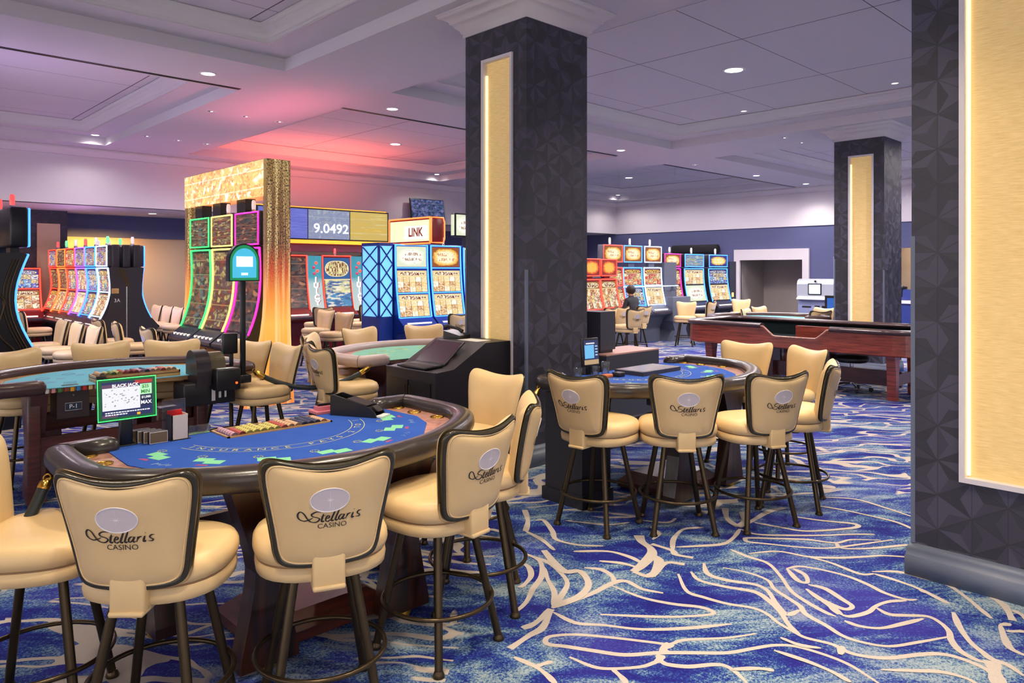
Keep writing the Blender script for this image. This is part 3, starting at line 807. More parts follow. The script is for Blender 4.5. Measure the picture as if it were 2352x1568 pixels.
def stool(x, y, facing, label, group=None, logo=True, s=1.0, z=0.0):
    i = 0 if logo else 1
    rz = R(facing - 90)
    if _proto[i] is None:
        _proto[i] = make_stool('casino_stool', label, group, logo)
        r = _proto[i]; r.location = (x, y, z); r.rotation_euler = (0, 0, rz); r.scale = (s, s, s)
        if group: r['group'] = group
        return r
    r = dup(_proto[i], (x, y, z), rz, label, None, s)
    if group: r['group'] = group
    elif 'group' in r: del r['group']
    return r
# ------------------------------------------------------------------ blackjack tables
# local frame: origin on the floor under the middle of the dealer's edge, players towards -y
RAILP = [(-.80, -.02), (-.93, -.02), (-.985, -.035), (-1.01, -.09), (-1.015, -.34), (-1.0, -.56), (-.93, -.72), (-.80, -.85), (-.62, -.975), (-.40, -1.08), (-.18, -1.135), (0, -1.15)]
RAILP = RAILP + [(-x, y) for x, y in RAILP[-2::-1]]
def rail_line(arm):
    return [(-arm, -.02)] + [(v.x, v.y) for v in catmull([(x, y, 0) for x, y in RAILP[2:-2]], 3)] + [(arm, -.02)]
FELT = [(-.80, .02), (-.815, -.42), (-.74, -.62), (-.55, -.84), (-.36, -.965), (-.16, -1.035), (0, -1.05)]
FELT = FELT + [(-x, y) for x, y in FELT[-2::-1]]
railprof = []
for k in range(16):
    a = 2 * PI * k / 16; ca, sa = math.cos(a), math.sin(a); e = 2.7
    r = (abs(ca) ** e + abs(sa) ** e) ** (-1 / e)
    railprof.append((.068 * r * ca, .914 + .056 * r * sa))
def slab_leg(mb, x, y, rot=0):
    # hourglass leg of veneered board
    prof = [(.19, .86), (.17, .80), (.13, .68), (.085, .54), (.07, .46), (.075, .38), (.105, .22), (.135, .08), (.14, .03)]
    P = [(u, z) for u, z in prof] + [(-u, z) for u, z in prof[::-1]]
    M = T(x, y, 0) @ RZ(rot)
    n = len(P)
    v = [M @ Vector((u, -.055, z)) for u, z in P] + [M @ Vector((u, .055, z)) for u, z in P]
    m = len(prof)
    for i in range(m - 1):
        q = [i, i + 1, n - 2 - i, n - 1 - i]
        mb.add([v[j] for j in q], [(0, 1, 2, 3)]); mb.add([v[n + j] for j in q], [(3, 2, 1, 0)])
    mb.add(v, [(i, (i + 1) % n, n + (i + 1) % n, n + i) for i in range(n)], False)
def game_table(name, label, loc, rz, feltm, railm, woodm=M_zebra, layout=True, edge=M_trimwood, arm=.80):
    RAIL_OUT = rail_line(arm)
    root = thing(name, label, 'gaming table', loc, rz)
    t = MB().use(edge)
    top = [(x * .985, y * .985 + .005) for x, y in RAIL_OUT]
    t.prism(top, .868, .904)
    t.build('table_top', None, root)
    f = MB().use(feltm); f.prism(FELT, .9035, .908); fo = f.build('felt', None, root)
    r = MB().use(railm)
    P = [(x, y, 0) for x, y in RAIL_OUT]
    r.sweep(P, railprof, cap=False)
    for q in (0, -1):   # rounded ends
        c = P[q]; d = Vector(P[q]) - Vector(P[1 if q == 0 else -2]); d.normalize()
        nrm = Vector((d.y, -d.x, 0)) if q else Vector((-d.y, d.x, 0))
        rings = []
        for s_, o in ((1, 0), (.97, .018), (.8, .042), (.45, .056), (.05, .06)):
            rings.append([Vector(c) + d * o + nrm * (u * s_) + Vector((0, 0, .914 + (v - .914) * s_)) for u, v in railprof])
        r.loft(rings, cap=True)
    rl = tag(r.build('rail', None, root), 'padded leather armrest rail')
    # seams where the rail pads are joined
    s = MB().use(M_black)
    for q in (2, -3):
        i = q; c = Vector(P[i]); d = (Vector(P[i + 1]) - Vector(P[i - 1])).normalized(); nrm = Vector((d.y, -d.x, 0))
        s.tube([c + nrm * (u * 1.012) + Vector((0, 0, .914 + (v - .914) * 1.012)) for u, v in railprof], .0025, 4, closed=True)
    s.build('rail_seam', None, rl)
    for sx in (-1, 1):   # brass cup holders
        for px, py in ((.90, -.10), (.885, -.30), (.895, -.52)):
            c = MB().use(M_brass)
            c.lathe([(.043, .9045), (.043, .9095), (.034, .9095), (.033, .9048)], (sx * px, py, 0), 18, cap=False)
            cm = c.build('cup_holder', None, root)
            c = MB().use(M_gold); c.lathe([(.034, .9046), (.001, .9052)], (sx * px, py, 0), 14, cap=False)
            for k in range(6):
                a = PI * k / 6; c.tube([(sx * px - .032 * math.cos(a), py - .032 * math.sin(a), .9062), (sx * px + .032 * math.cos(a), py + .032 * math.sin(a), .9062)], .002, 4)
            c.build('cup_liner', None, cm)
    for x, y in ((-.375, -.88), (.375, -.88), (-.62, -.22), (.62, -.22)):
        l = MB().use(woodm); slab_leg(l, x, y, 0 if y < -.5 else 90)
        lg = l.build('leg', None, root)
        l = MB().use(M_gold); l.lathe([(.045, 0), (.05, .012), (.04, .034)], (x, y, 0), 10); l.build('leg_foot', None, lg)
    p = MB().use(M_cherry_dark)
    a, b, c, d = (-.36, -.80), (.36, -.80), (.36, -.28), (-.36, -.28)
    p.prism([a, b, c, d], .01, .06)
    p.loft([[Vector((x, y, .06)) for x, y in (a, b, c, d)], [Vector((x * .72, (y + .54) * .72 - .54, .13)) for x, y in (a, b, c, d)]], cap=True, smooth=False)
    tag(p.build('plinth', None, root), 'cherry wood foot plinth')
    st = MB().use(woodm)
    arc = [(-.6 + 1.2 * k / 12, .53 + .10 * (2 * k / 12 - 1) ** 2) for k in range(13)]
    st.extrude_x([(-.5, .50), (-.5, .62), (-.46, .62), (-.46, .50)], -.6, .6)
    st.build('stretcher', None, root)
    if layout:
        q = MB(); Z = .9086
        q.use(M_p_green)
        for k in range(7):
            an = R(-90 + (k - 3) * 24.5); cx, cy = .70 * math.cos(an) * 1.0, -.14 + .72 * math.sin(an)
            M = T(cx, cy, Z) @ RZ(math.degrees(an) + 90)
            q.add([M @ Vector(p) for p in ((-.075, .0, 0), (.01, .0, 0), (.01, .062, 0), (-.075, .062, 0))], [(0, 1, 2, 3)])
            q.add([M @ Vector(p) for p in ((-.012, -.035, .0002), (.075, -.035, .0002), (.075, .03, .0002), (-.012, .03, .0002))], [(0, 1, 2, 3)])
            q.use(M_p_yellow)
            for j in range(9):
                q.tube([M @ Vector((-.07 + .045 * math.cos(2 * PI * (j + e) / 9) * .5, .085 + .02 * math.sin(2 * PI * (j + e) / 9), 0)) for e in (0, .7)], .0022, 3)
            q.use(M_p_red)
            q.add([M @ Vector(p) for p in ((-.03, -.07, 0), (.035, -.07, 0), (.025, -.05, 0), (-.02, -.05, 0))], [(0, 1, 2, 3)])
            q.use(M_p_pale)
            if k < 6:
                an2 = an + R(12.2); M2 = T(.80 * math.cos(an2), -.14 + .80 * math.sin(an2), Z) @ RZ(math.degrees(an2) + 90)
                for j in range(5): q.tube([M2 @ Vector((-.05 + .02 * j, -.012 + .01 * (j % 2), 0)), M2 @ Vector((-.035 + .02 * j, .018 - .008 * (j % 3), 0))], .003, 3)
            q.use(M_p_green)
        q.use(M_p_yellow)
        txt = 'INSURANCE PAYS 2 TO 1'
        for k, ch in enumerate(txt):
            if ch == ' ': continue
            an = R(-90 + (k - 10) * 7.2)
            M = T(.50 * math.cos(an), -.12 + .50 * math.sin(an), Z) @ RZ(math.degrees(an) + 90)
            q.text(ch, .05, M, 0, 1.2)
        for rr in (.465, .535):
            q.ribbon([(rr * math.cos(R(a_)), -.12 + rr * math.sin(R(a_))) for a_ in range(-166, -13, 4)], .004, lambda p: (p.x, p.y, Z))
        q.build('layout_print', None, fo)
    return root

t1 = game_table('blackjack_table', 'big blackjack table with royal blue felt and a green edged limit screen', (1.88, 4.05, 0), 0, M_felt_blue, M_rail)
t2 = game_table('blackjack_table', 'blackjack table with royal blue felt between the dark column and the craps table', (5.22, 4.05, 0), 0, M_felt_blue, M_rail)
t3 = game_table('poker_table', 'sky blue felt gaming table with wooden legs and P-1 drop box', (1.90, 6.42, 0), PI, M_felt_light, M_rail_brown, M_cherry_dark, layout=False, edge=M_oak, arm=.64)
t4 = game_table('blackjack_table', 'sea green felt gaming table with pale padded rail behind the black podium', (4.86, 6.08, 0), PI, M_felt_green, M_rail_pale, M_cherry_dark, layout=False, arm=.74)
# faint print on the light felts
for tb, m1, lab in ((t3, M_p_pale, 'pale betting circles'), (t4, M_p_yellow, 'yellow betting print')):
    q = MB().use(m1)
    for k in range(7):
        an = R(-90 + (k - 3) * 24); cx, cy = .66 * math.cos(an), -.14 + .66 * math.sin(an)
        q.tube([(cx + .05 * math.cos(2 * PI * j / 16), cy + .05 * math.sin(2 * PI * j / 16), .9084) for j in range(16)], .0025, 4, closed=True)
        q.box(cx * .78 - .03, cx * .78 + .03, (cy + .14) * .78 - .17, (cy + .14) * .78 - .13, .9078, .9084)
    q.build('layout_print', None, [c for c in tb.children if c.name.startswith('felt')][0])
# table end legs and cross board of the P-1 table, facing the pit
for x in (-.60, .65):
    l = MB().use(M_cherry_dark); l.rbox(x - .045, x + .045, -.16, -.06, .02, .87, .012); l.build('leg', None, t3)
l = MB().use(M_cherry_dark); l.box(-.58, .62, -.14, -.10, .36, .52); l.build('stretcher', None, t3)
l = MB().use(M_cherry_dark); l.rbox(-.56, -.26, -.32, -.17, .02, .68, .02); l.build('pedestal', None, t3)
# coloured rack of sample chips along its dealer edge
for k, c in enumerate(['white plaque', 'pink plaque', 'green plaque', 'brown plaque', 'amber plaque', 'blue plaque', 'red plaque', 'cream plaque', 'grey plaque']):
    cc = [(235, 225, 215), (220, 150, 150), (60, 130, 60), (140, 60, 40), (235, 165, 30), (60, 130, 190), (205, 35, 30), (230, 190, 120), (170, 160, 150)][k]
    x = 1.305 + .042 * k
    p = MB().use(mat('chip ' + c, C(*cc), .5)); p.rbox(x, x + .026, 6.405, 6.428, .868, .902, .004)
    tag(p.build('sample_chip_stack', None), c.split()[0] + ' sample chip set into the dealer edge of the sky blue felt table', 'chip')

def chip_tray(x0, x1, y0, y1, z, label, nrows, cols, front=-1):
    root = thing('chip_tray', label, 'chip tray', ((x0 + x1) / 2, (y0 + y1) / 2, z))
    hx, hy = (x1 - x0) / 2, (y1 - y0) / 2
    b = MB().use(M_oak)
    b.box(-hx, hx, -hy, -hy + .012, 0, .022); b.box(-hx, hx, hy - .012, hy, 0, .022); b.box(-hx, -hx + .012, -hy, hy, 0, .022); b.box(hx - .012, hx, -hy, hy, 0, .022)
    b.box(-hx, hx, -hy, hy, 0, .004)
    b.build('tray_frame', None, root)
    pitch = (2 * hx - .05) / nrows
    for k in range(nrows):
        c = cols[k % len(cols)]
        m = mat('casino chip %d %d %d' % c, C(*c), .45)
        m2 = mat('chip edge %d %d %d' % c, tuple([v * .35 for v in C(*c)[:3]] + [1]), .45)
        x = root.location.x - hx + .025 + pitch * (k + .5); rr = pitch * .46
        ln = (y1 - y0) - .04 - .02 * ((k * 7) % 4)
        ys = y0 + .018; zc = z + .006 + rr if z > .92 else .9115
        ch = MB()
        nchip = 26
        for i in range(nchip):
            ch.use(m if i % 4 else m2)
            ya, yb = ys + ln * i / nchip, ys + ln * (i + 1) / nchip - .0006
            ch.loft([[Vector((x + rr * math.cos(2 * PI * q / 12), yy, zc + rr * math.sin(2 * PI * q / 12))) for q in range(12)] for yy in (ya, yb)], cap=True)
        ch.use(m2); ch.tube([(x + rr * .98 * math.cos(2 * PI * q / 14), ys - .001, zc + rr * .98 * math.sin(2 * PI * q / 14)) for q in range(14)], rr * .14, 4, closed=True)
        nm = {(225, 215, 120): 'yellow', (150, 60, 60): 'maroon', (60, 66, 100): 'navy', (230, 190, 150): 'peach', (200, 90, 80): 'red', (214, 170, 190): 'pink', (110, 160, 90): 'green'}.get(c, 'pale')
        tag(ch.build('chip_row', None), nm + ' casino chips lying in a row in ' + ('the wooden tray' if y0 < 5 else 'the raised oak tray') + (' on royal blue felt' if y0 < 5 else ' on sky blue felt'), 'casino chips', nm + ' chip rows of one tray' + (' near' if y0 < 5 else ' far'))
    return root
chip_tray(1.615, 2.235, 3.835, 4.075, .8935, 'wooden chip tray sunk in the royal blue felt beside the dealing shoe', 14,
          [(214, 170, 190), (200, 90, 80), (225, 215, 120), (225, 215, 120), (225, 215, 120), (225, 215, 120), (225, 215, 120), (200, 90, 80), (230, 190, 150), (230, 190, 150), (60, 66, 100), (60, 66, 100), (60, 66, 100), (230, 190, 150)])
chip_tray(1.66, 2.30, 6.44, 6.66, .935, 'raised oak chip tray on the sky blue felt table', 14,
          [(230, 190, 150), (225, 215, 120), (110, 160, 90), (225, 215, 120), (200, 90, 80), (150, 60, 60), (150, 60, 60), (214, 170, 190), (60, 66, 100), (214, 170, 190), (230, 190, 150), (200, 90, 80), (230, 190, 150), (230, 190, 150)])
b = MB().use(M_oak); b.box(1.66, 2.30, 6.44, 6.66, .9085, .934); tag(b.build('tray_riser', None), 'plain oak block lifting the chip tray on the sky blue felt table', 'tray block')

# limit screen on the near table
def limit_screen(name, label, x, y, zc, wd, ht, yawd, glow, full=True, polew=.03):
    root = thing(name, label, 'table sign', (x, y, .908), R(yawd))
    zc -= .908
    p = MB().use(M_black); p.rbox(-polew, polew, -.02, .02, 0, zc - ht * .3, .008); p.rbox(-.05, .05, -.03, .045, 0, .006, .006); p.build('pole', None, root)
    Mt = T(0, -.03, zc) @ RX(90 - 4)
    c = MB().use(M_black); c.rbox(-wd / 2, wd / 2, -ht / 2, ht / 2, -.03, 0, .008, M=Mt); hs = c.build('housing', None, root)
    hw, hh = wd / 2, ht / 2
    if glow:
        g = MB().use(glow)
        g.tube([Mt @ Vector(q) for q in ((-hw, -hh, .002), (hw, -hh, .002), (hw, hh, .002), (-hw, hh, .002))], .0032, 5, closed=True)
        g.build('glowing_edge', None, hs)
        g = MB().use(mat('green lit bezel', C(10, 60, 40), .3, emit=.5, ecol=C(10, 110, 60)))
        g.add([Mt @ Vector(q) for q in ((-hw + .003, -hh + .003, .0015), (hw - .003, -hh + .003, .0015), (hw - .003, hh - .003, .0015), (-hw + .003, hh - .003, .0015))], [(0, 1, 2, 3)])
        g.build('bezel', None, hs)
    s = MB()
    def rect(m, x0, x1, y0, y1, z=.003):
        s.use(m); s.add([Mt @ Vector(q) for q in ((x0, y0, z), (x1, y0, z), (x1, y1, z), (x0, y1, z))], [(0, 1, 2, 3)])
    E = lambda n_, c, k=1.0: mat('lit ' + n_, (.01, .01, .01, 1), .3, emit=k, ecol=c)
    a, b = hw * .87, hh * .86
    if full:
        rect(E('navy', C(24, 40, 92)), -a, a, -b, b)
        rect(E('red band', C(190, 50, 48)), .3 * a, a, .80 * b, b, .0034); rect(E('plum band', C(96, 66, 98)), -a, .3 * a, .66 * b, .86 * b, .0033)
        rect(E('paper white', C(244, 244, 250)), -.98 * a, .5 * a, -.60 * b, .66 * b, .0036)
        rect(E('pale green', C(190, 244, 190)), .5 * a, .98 * a, .14 * b, .76 * b, .0036); rect(E('deep navy', C(14, 26, 66)), .5 * a, .98 * a, -.5 * b, .14 * b, .0036)
        rect(E('plum band', C(96, 66, 98)), -a, -.4 * a, -b, -.84 * b, .0034)
        s.use(E('text white', C(250, 250, 255), 1.2)); s.text('BLACK JACK', .022, Mt @ T(.02 * 0 - .08 * a, .76 * b, .0042), 0, 1.0, bold=.0006)
        s.text('$1,000', .016, Mt @ T(.74 * a, -.02 * b, .0042), bold=.0004); s.text('MAX', .024, Mt @ T(.74 * a, -.32 * b, .0042), bold=.0006)
        s.use(E('text green', C(40, 130, 50))); s.text('$25', .022, Mt @ T(.72 * a, .60 * b, .0042), bold=.0005); s.text('MIN', .024, Mt @ T(.72 * a, .30 * b, .0042), bold=.0005)
        s.use(E('map grey', C(150, 150, 160)))
        rn = random.Random(3)
        for k in range(46):
            cx, cy = rn.uniform(-.9, .42) * a, rn.uniform(-.4, .55) * b; r_ = rn.uniform(.001, .0034)
            s.add([Mt @ Vector((cx + r_ * 1.5 * math.cos(2 * PI * q / 6), cy + r_ * math.sin(2 * PI * q / 6), .0042)) for q in range(6)], [tuple(range(6))])
        s.use(E('text white', C(250, 250, 255), 1.2))
        for j in range(2):
            xx = -.88 * a
            while xx < .88 * a - j * .9 * a:
                l_ = rn.uniform(.006, .014); s.add([Mt @ Vector(q) for q in ((xx, -.76 * b - j * .12 * b, .0042), (xx + l_, -.76 * b - j * .12 * b, .0042), (xx + l_, -.70 * b - j * .12 * b, .0042), (xx, -.70 * b - j * .12 * b, .0042))], [(0, 1, 2, 3)]); xx += l_ + .003
        rect(E('amber mark', C(250, 180, 50)), .36 * a, .50 * a, -.98 * b, -.84 * b, .0042)
    else:
        rect(E('navy', C(24, 40, 92)), -a, a, -b, b); rect(E('sky', C(110, 190, 240)), -.9 * a, .4 * a, -.5 * b, .6 * b, .0034); rect(E('sand', C(190, 160, 120)), -a, a, -b, -.62 * b, .0034)
        rect(E('paper white', C(244, 244, 250)), -.7 * a, .5 * a, .68 * b, .78 * b, .0036)
        for j in range(4): rect(E('pale lines', C(180, 210, 240)), .55 * a, .9 * a, (-.3 + .24 * j) * b, (-.2 + .24 * j) * b, .0036)
    s.build('display', None, hs)
    return root
limit_screen('limit_screen', 'green edged blackjack limit screen standing on the blue felt among card decks', 1.18, 4.06, 1.15, .272, .205, 0, N_green)
limit_screen('limit_screen', 'small tilted limit screen with blue display beside the dark column', 4.83, 4.06, 1.10, .20, .24, -4, None, False, .018)

# near table clutter
def put(mb, name, label, cat, group=None): return tag(mb.build(name, None), label, cat, group)
for k in range(4):
    d = MB().use(M_blackmatte); x = 1.262 + .017 * k; y = 4.10 - .036 * k; z = .9085
    d.box(x - .045, x + .045, y - .015, y + .013, z, z + .062); d.use(M_paper); d.box(x - .044, x + .044, y - .0158, y - .0150, z + .002, z + .061); d.use(mat('card deck pattern', C(110, 92, 66), .6)); d.box(x - .042, x + .042, y - .0164, y - .0157, z + .005, z + .058)
    put(d, 'card_deck', 'boxed card deck in the row beside the limit screen pole, ' + ['deepest in the pit', 'second from the pit', 'second from the betting print', 'next to the betting print'][k], 'card deck')
root = thing('discard_holder', 'white card box with red inside on the near blue felt table', 'discard holder', (1.425, 4.035, .908))
d = MB().use(M_black); d.box(-.05, .05, -.055, .055, 0, .004); d.build('base', None, root)
d = MB().use(mat('cream card stock', C(206, 196, 188), .6)); d.box(-.042, .042, -.047, -.043, .004, .13); d.box(.038, .042, -.047, .045, .004, .13); d.use(M_black); d.box(-.042, -.038, -.047, .045, .004, .13); d.build('wall_panel', None, root)
d = MB().use(M_red); d.box(-.038, .038, -.043, .045, .004, .118); d.box(-.038, .038, .035, .045, .1, .145); d.build('red_liner', None, root)
d = MB().use(M_glass); d.box(-.06, .06, .048, .053, .004, .20); d.box(-.06, .03, .0, .053, .168, .172, T(-.03, 0, 0)); d.build('acrylic_shield', None, root)
root = thing('card_stand', 'clear acrylic bill stand beside the wooden chip tray', 'acrylic stand', (1.54, 4.075, .908))
d = MB().use(M_glass); d.box(-.075, .075, -.02, .02, 0, .005); d.build('base', None, root)
d = MB().use(M_glass); d.box(-.07, .07, .0, .004, .005, .045); d.box(-.07, -.066, -.018, .0, .005, .04); d.box(.066, .07, -.018, .0, .005, .04); d.build('upright', None, root)
root = thing('dealing_shoe', 'black card dealing shoe with chrome mouth on the near blue felt table', 'dealing shoe', (2.46, 3.90, .908), R(27))
d = MB().use(M_black)
pr = [(.17, 0), (.17, .12), (.15, .125), (-.02, .085), (-.10, .06), (-.14, .03), (-.15, 0)]
d.extrude_x(pr, -.058, -.048); d.extrude_x(pr, .048, .058); d.extrude_x([(.17, 0), (-.15, 0), (-.15, .006), (.17, .006)], -.05, .05); d.extrude_x([(.17, 0), (.17, .12), (.163, .12), (.163, 0)], -.05, .05)
d.extrude_x([(.06, .02), (.075, .095), (-.09, .06), (-.12, .03)], -.048, .048); d.build('body', None, root)
d = MB().use(mat('smoked lid', C(60, 56, 44), .15)); d.extrude_x([(.06, .106), (.07, .103), (-.07, .068), (-.08, .07)], -.047, .047); d.build('lid', None, root)
d = MB().use(M_chrome); d.extrude_x([(-.14, .035), (-.105, .062), (-.11, .066), (-.15, .036)], -.03, .03); d.build('mouth_plate', None, root)
d = MB().use(M_paper); d.box(-.05, .05, -.185, -.14, .002, .012); d.build('card', None, root)
root = thing('chip_rack_box', 'pink topped drop box beside the black dealing shoe', 'drop box', (2.36, 4.15, .86), R(-4))
d = MB().use(M_black); d.box(-.075, .075, -.06, .06, 0, .045); d.build('body', None, root)
d = MB().use(mat('pink lid', C(206, 120, 136), .5)); d.box(-.078, .078, -.063, .063, .045, .06); d.box(-.05, .05, -.03, .04, .06, .085); d.build('lid', None, root)
d = MB().use(M_black); d.box(-.04, .04, -.005, .02, .085, .10); d.build('slot', None, root)

# items of the far blue felt table
root = thing('chip_tray_cover', 'flat dark framed cover over the chip tray of the blue table past the column', 'tray cover', (5.33, 3.80, .908), 0)
d = MB().use(mat('dark grey frame', C(62, 58, 66), .35)); d.box(-.28, .28, -.15, .15, .0, .035); d.build('frame', None, root)
d = MB().use(mat('grey clear lid', C(150, 146, 156), .12)); d.box(-.255, .255, -.13, .13, .035, .037); d.build('lid', None, root)
for k, (x, y, h, r, lab) in enumerate([(4.86, 3.90, .12, .036, 'tall clear tumbler behind the orange chip rack'), (4.83, 3.98, .075, .034, 'short clear tumbler next to the tall tumbler'), (4.60, 3.98, .08, .036, 'clear tumbler near the small tilted screen pole')]):
    g = MB().use(M_glass); g.lathe([(r * .8, .9085), (r, .9085 + h), (r * .93, .9085 + h), (r * .74, .915)], (x, y, 0), 20, cap=False); g.lathe([(r * .8, .9085), (.001, .9085)], (x, y, 0), 20, cap=False)
    put(g, 'tumbler', lab, 'glass')
g = MB().use(mat('orange chip rack', C(206, 110, 50), .4)); g.rbox(4.72, 4.84, 3.80, 3.86, .9085, .935, .006); put(g, 'chip_rack', 'small orange chip rack on the blue table past the column', 'chip rack')
g = MB().use(M_blackmatte); g.rbox(4.87, 4.95, 3.76, 3.84, .9085, .945, .006); put(g, 'card_deck', 'dark card box beside the orange chip rack', 'card deck')

# P-1 drop box, shuffler, acrylic bits on the sky blue table
root = thing('drop_box', 'dark drop box marked P-1 hanging under the sky blue felt table', 'drop box', (1.50, 6.44, .70))
d = MB().use(mat('dark brown metal', C(52, 40, 40), .4)); d.box(-.11, .11, 0, .22, -.04, .165); d.build('body', None, root)
d = MB().use(mat('navy plate', C(34, 48, 66), .5)); d.box(-.055, .055, -.004, 0, .02, .075); d.use(M_white); d.tube([(-.056, -.005, .019), (.056, -.005, .019), (.056, -.005, .076), (-.056, -.005, .076)], .0015, 4, closed=True)
d.text('P-1', .045, T(0, -.0055, .047) @ RX(90), bold=.0006); d.build('number_plate', None, root)
d = MB().use(M_chrome); d.lathe([(.009, 0), (.007, .006)], (0, 0, 0), 10, T(0, 0, .135) @ RX(90)); d.build('lock', None, root)
root = thing('card_shuffler', 'bulky black card shuffler clamped to the end of the sky blue felt table', 'card shuffler', (2.46, 6.30, .66), 0)
d = MB().use(mat('shuffler plastic', C(46, 38, 44), .28))
prof = [(.18, .16)] + [(v.x, v.y) for v in catmull([(.18, .36, 0), (.15, .43, 0), (.07, .46, 0), (-.02, .42, 0), (-.07, .31, 0), (-.07, .16, 0)], 5)]
d.extrude_x([(p[0], p[1]) for p in prof], -.10, .02); d.build('hood', None, root)
d = MB().use(mat('shuffler olive top', C(86, 78, 58), .25)); d.extrude_x([(.16, .20)] + [(v.x, v.y) for v in catmull([(.16, .36, 0), (.12, .42, 0), (.04, .43, 0), (-.04, .37, 0), (-.06, .25, 0)], 5)] + [(-.05, .20)], .02, .15); d.build('top_cover', None, root)
d = MB().use(M_black); d.rbox(-.20, .24, -.05, .2, 0, .19, .015); d.build('body', None, root)
d = MB().use(M_black); d.rbox(.03, .24, -.16, -.03, .12, .30, .015); hd = d.build('control_head', None, root)
d = MB().use(mat('lcd window', C(170, 176, 182), .3, emit=.3)); d.add([(.06, -.13, .303), (.2, -.13, .303), (.2, -.06, .303), (.06, -.06, .303)], [(0, 1, 2, 3)]); d.build('display', None, hd)
d = MB().use(neon('red indicator', C(255, 70, 20), 4.0)); d.box(.19, .207, -.164, -.158, .17, .187); d.build('indicator_lamp', None, hd)
d = MB().use(M_paper); d.box(.03, .06, -.054, -.05, .03, .13); d.box(.09, .11, -.054, -.05, .05, .13); d.box(.14, .155, -.054, -.05, .05, .13); d.build('sticker', None, root)
g = MB().use(M_glass); g.box(1.44, 1.53, 6.47, 6.475, .908, .935); g.box(1.43, 1.54, 6.46, 6.5, .908, .911); put(g, 'card_stand', 'clear acrylic holder above the P-1 drop box', 'acrylic stand')
g = MB().use(M_glass); g.box(1.66, 1.73, 6.43, 6.435, .908, .985); g.box(1.65, 1.74, 6.40, 6.44, .905, .908); put(g, 'card_stand', 'upright clear acrylic holder between limit screen and raised oak tray', 'acrylic stand')
# arched limit sign on a pole at the end of the sky blue table
root = thing('arched_sign', 'arched green glowing screen on a tall black pole', 'table sign', (2.81, 6.36, 0), 0)
d = MB().use(M_black); d.rbox(-.02, .02, -.02, .02, .80, 1.72, .006); d.rbox(-.06, .06, -.05, .05, .80, .87, .01); d.build('pole', None, root)
arch = [(-.14, 1.70), (.14, 1.70)] + [(.14 * math.cos(R(a)), 1.88 + .155 * math.sin(R(a))) for a in range(0, 181, 12)]
d = MB().use(M_black); d.add([(x, .03, z) for x, z in arch] + [(x, -.035, z) for x, z in arch], [tuple(range(len(arch))), tuple(range(len(arch), 2 * len(arch)))[::-1]] + [(i, (i + 1) % len(arch), len(arch) + (i + 1) % len(arch), len(arch) + i) for i in range(len(arch))], False); hs = d.build('housing', None, root)
sc = lambda k, dy: [(x * k, -.036 - dy, 1.845 + (z - 1.845) * k) for x, z in arch]
d = MB().use(neon('deep green glow', C(20, 130, 80), .9)); d.add(sc(.93, .001), [tuple(range(len(arch)))]); d.build('green_border', None, hs)
d = MB().use(neon('aqua screen', C(70, 180, 215), .9)); d.add(sc(.78, .002), [tuple(range(len(arch)))])
d.use(neon('white panel', C(235, 250, 252), 1.1)); d.add([(-.075, -.0395, 1.83), (.075, -.0395, 1.83), (.075, -.0395, 1.92), (-.075, -.0395, 1.92)], [(0, 1, 2, 3)])
d.box(-.03, .03, -.0405, -.0395, 1.755, 1.775)
d.build('display', None, hs)
d = MB().use(M_black); d.rbox(-.16, -.03, .03, .08, 1.06, 1.24, .01); d.rbox(-.10, -.07, .03, .06, .95, 1.06, .004); d.build('back_unit', None, root)

# barrier ropes closing the pit
def rope(name, label, p0, p1, sag):
    p0, p1 = Vector(p0), Vector(p1); root = thing(name, label, 'barrier rope', (p0 + p1) / 2)
    c = Vector(root.location)
    P = [p0.lerp(p1, k / 24) - Vector((0, 0, sag * (1 - (2 * k / 24 - 1) ** 2))) - c for k in range(25)]
    d = MB().use(mat('dark green rope sleeve', C(26, 38, 40), .38, coat=.3)); d.tube(P[2:-2], .024, 10); d.build('rope', None, root)
    for e in (P[:3], P[-3:][::-1]):
        g = MB().use(M_brass); g.tube([e[0], e[0].lerp(e[2], .3), e[2].lerp(e[0], .15), e[2]], [.012, .026, .027, .026], 10); g.build('brass_end', None, root)
        g = MB().use(M_brass); g.tube([e[0] + Vector((.014 * math.cos(a * PI / 6), 0, .014 * math.sin(a * PI / 6) + .01)) for a in range(12)], .004, 5, closed=True); g.build('hook', None, root)
rope('barrier_rope', 'dark barrier rope with brass ends sagging between the sky blue and green felt tables', (2.92, 6.38, .885), (3.90, 6.0, .87), .17)
rope('barrier_rope', 'dark barrier rope hanging behind the stools between the two royal blue tables', (2.98, 3.98, .86), (4.10, 3.95, .88), .42)
rope('barrier_rope', 'dark rope with brass end hooked to the near table, dropping beside the cropped stool', (.763, 3.71, .885), (.56, 3.60, .58), .03)

# black pit podium with laptop and phone
root = thing('podium', 'black sloping pit podium against the dark column', 'podium', (3.81, 4.87, 0))
d = MB().use(M_blackmatte)
side = [(0, 0), (.87, 0), (.87, 1.15), (.57, 1.15), (.20, .945), (0, .93)]
n = len(side)
d.add([(x, 0, z) for x, z in side] + [(x, .72, z) for x, z in side], [tuple(range(n)), tuple(range(n, 2 * n))[::-1]] + [(i, (i + 1) % n, n + (i + 1) % n, n + i) for i in range(n)], False)
d.build('body', None, root)
d = MB().use(M_black); d.box(-.012, 0, .06, .33, .1, .84); d.box(-.012, 0, .38, .66, .1, .84); dd = d.build('door', None, root)
d = MB().use(M_bronze); d.tube([(-.03, .33, .55), (-.03, .33, .80)], .006, 6); d.tube([(-.03, .40, .55), (-.03, .40, .80)], .006, 6); d.build('door_handle', None, dd)
d = MB().use(mat('podium edge strip', C(96, 92, 104), .3)); d.box(-.006, .004, 0, .72, .93, .938); d.build('edge_strip', None, root)
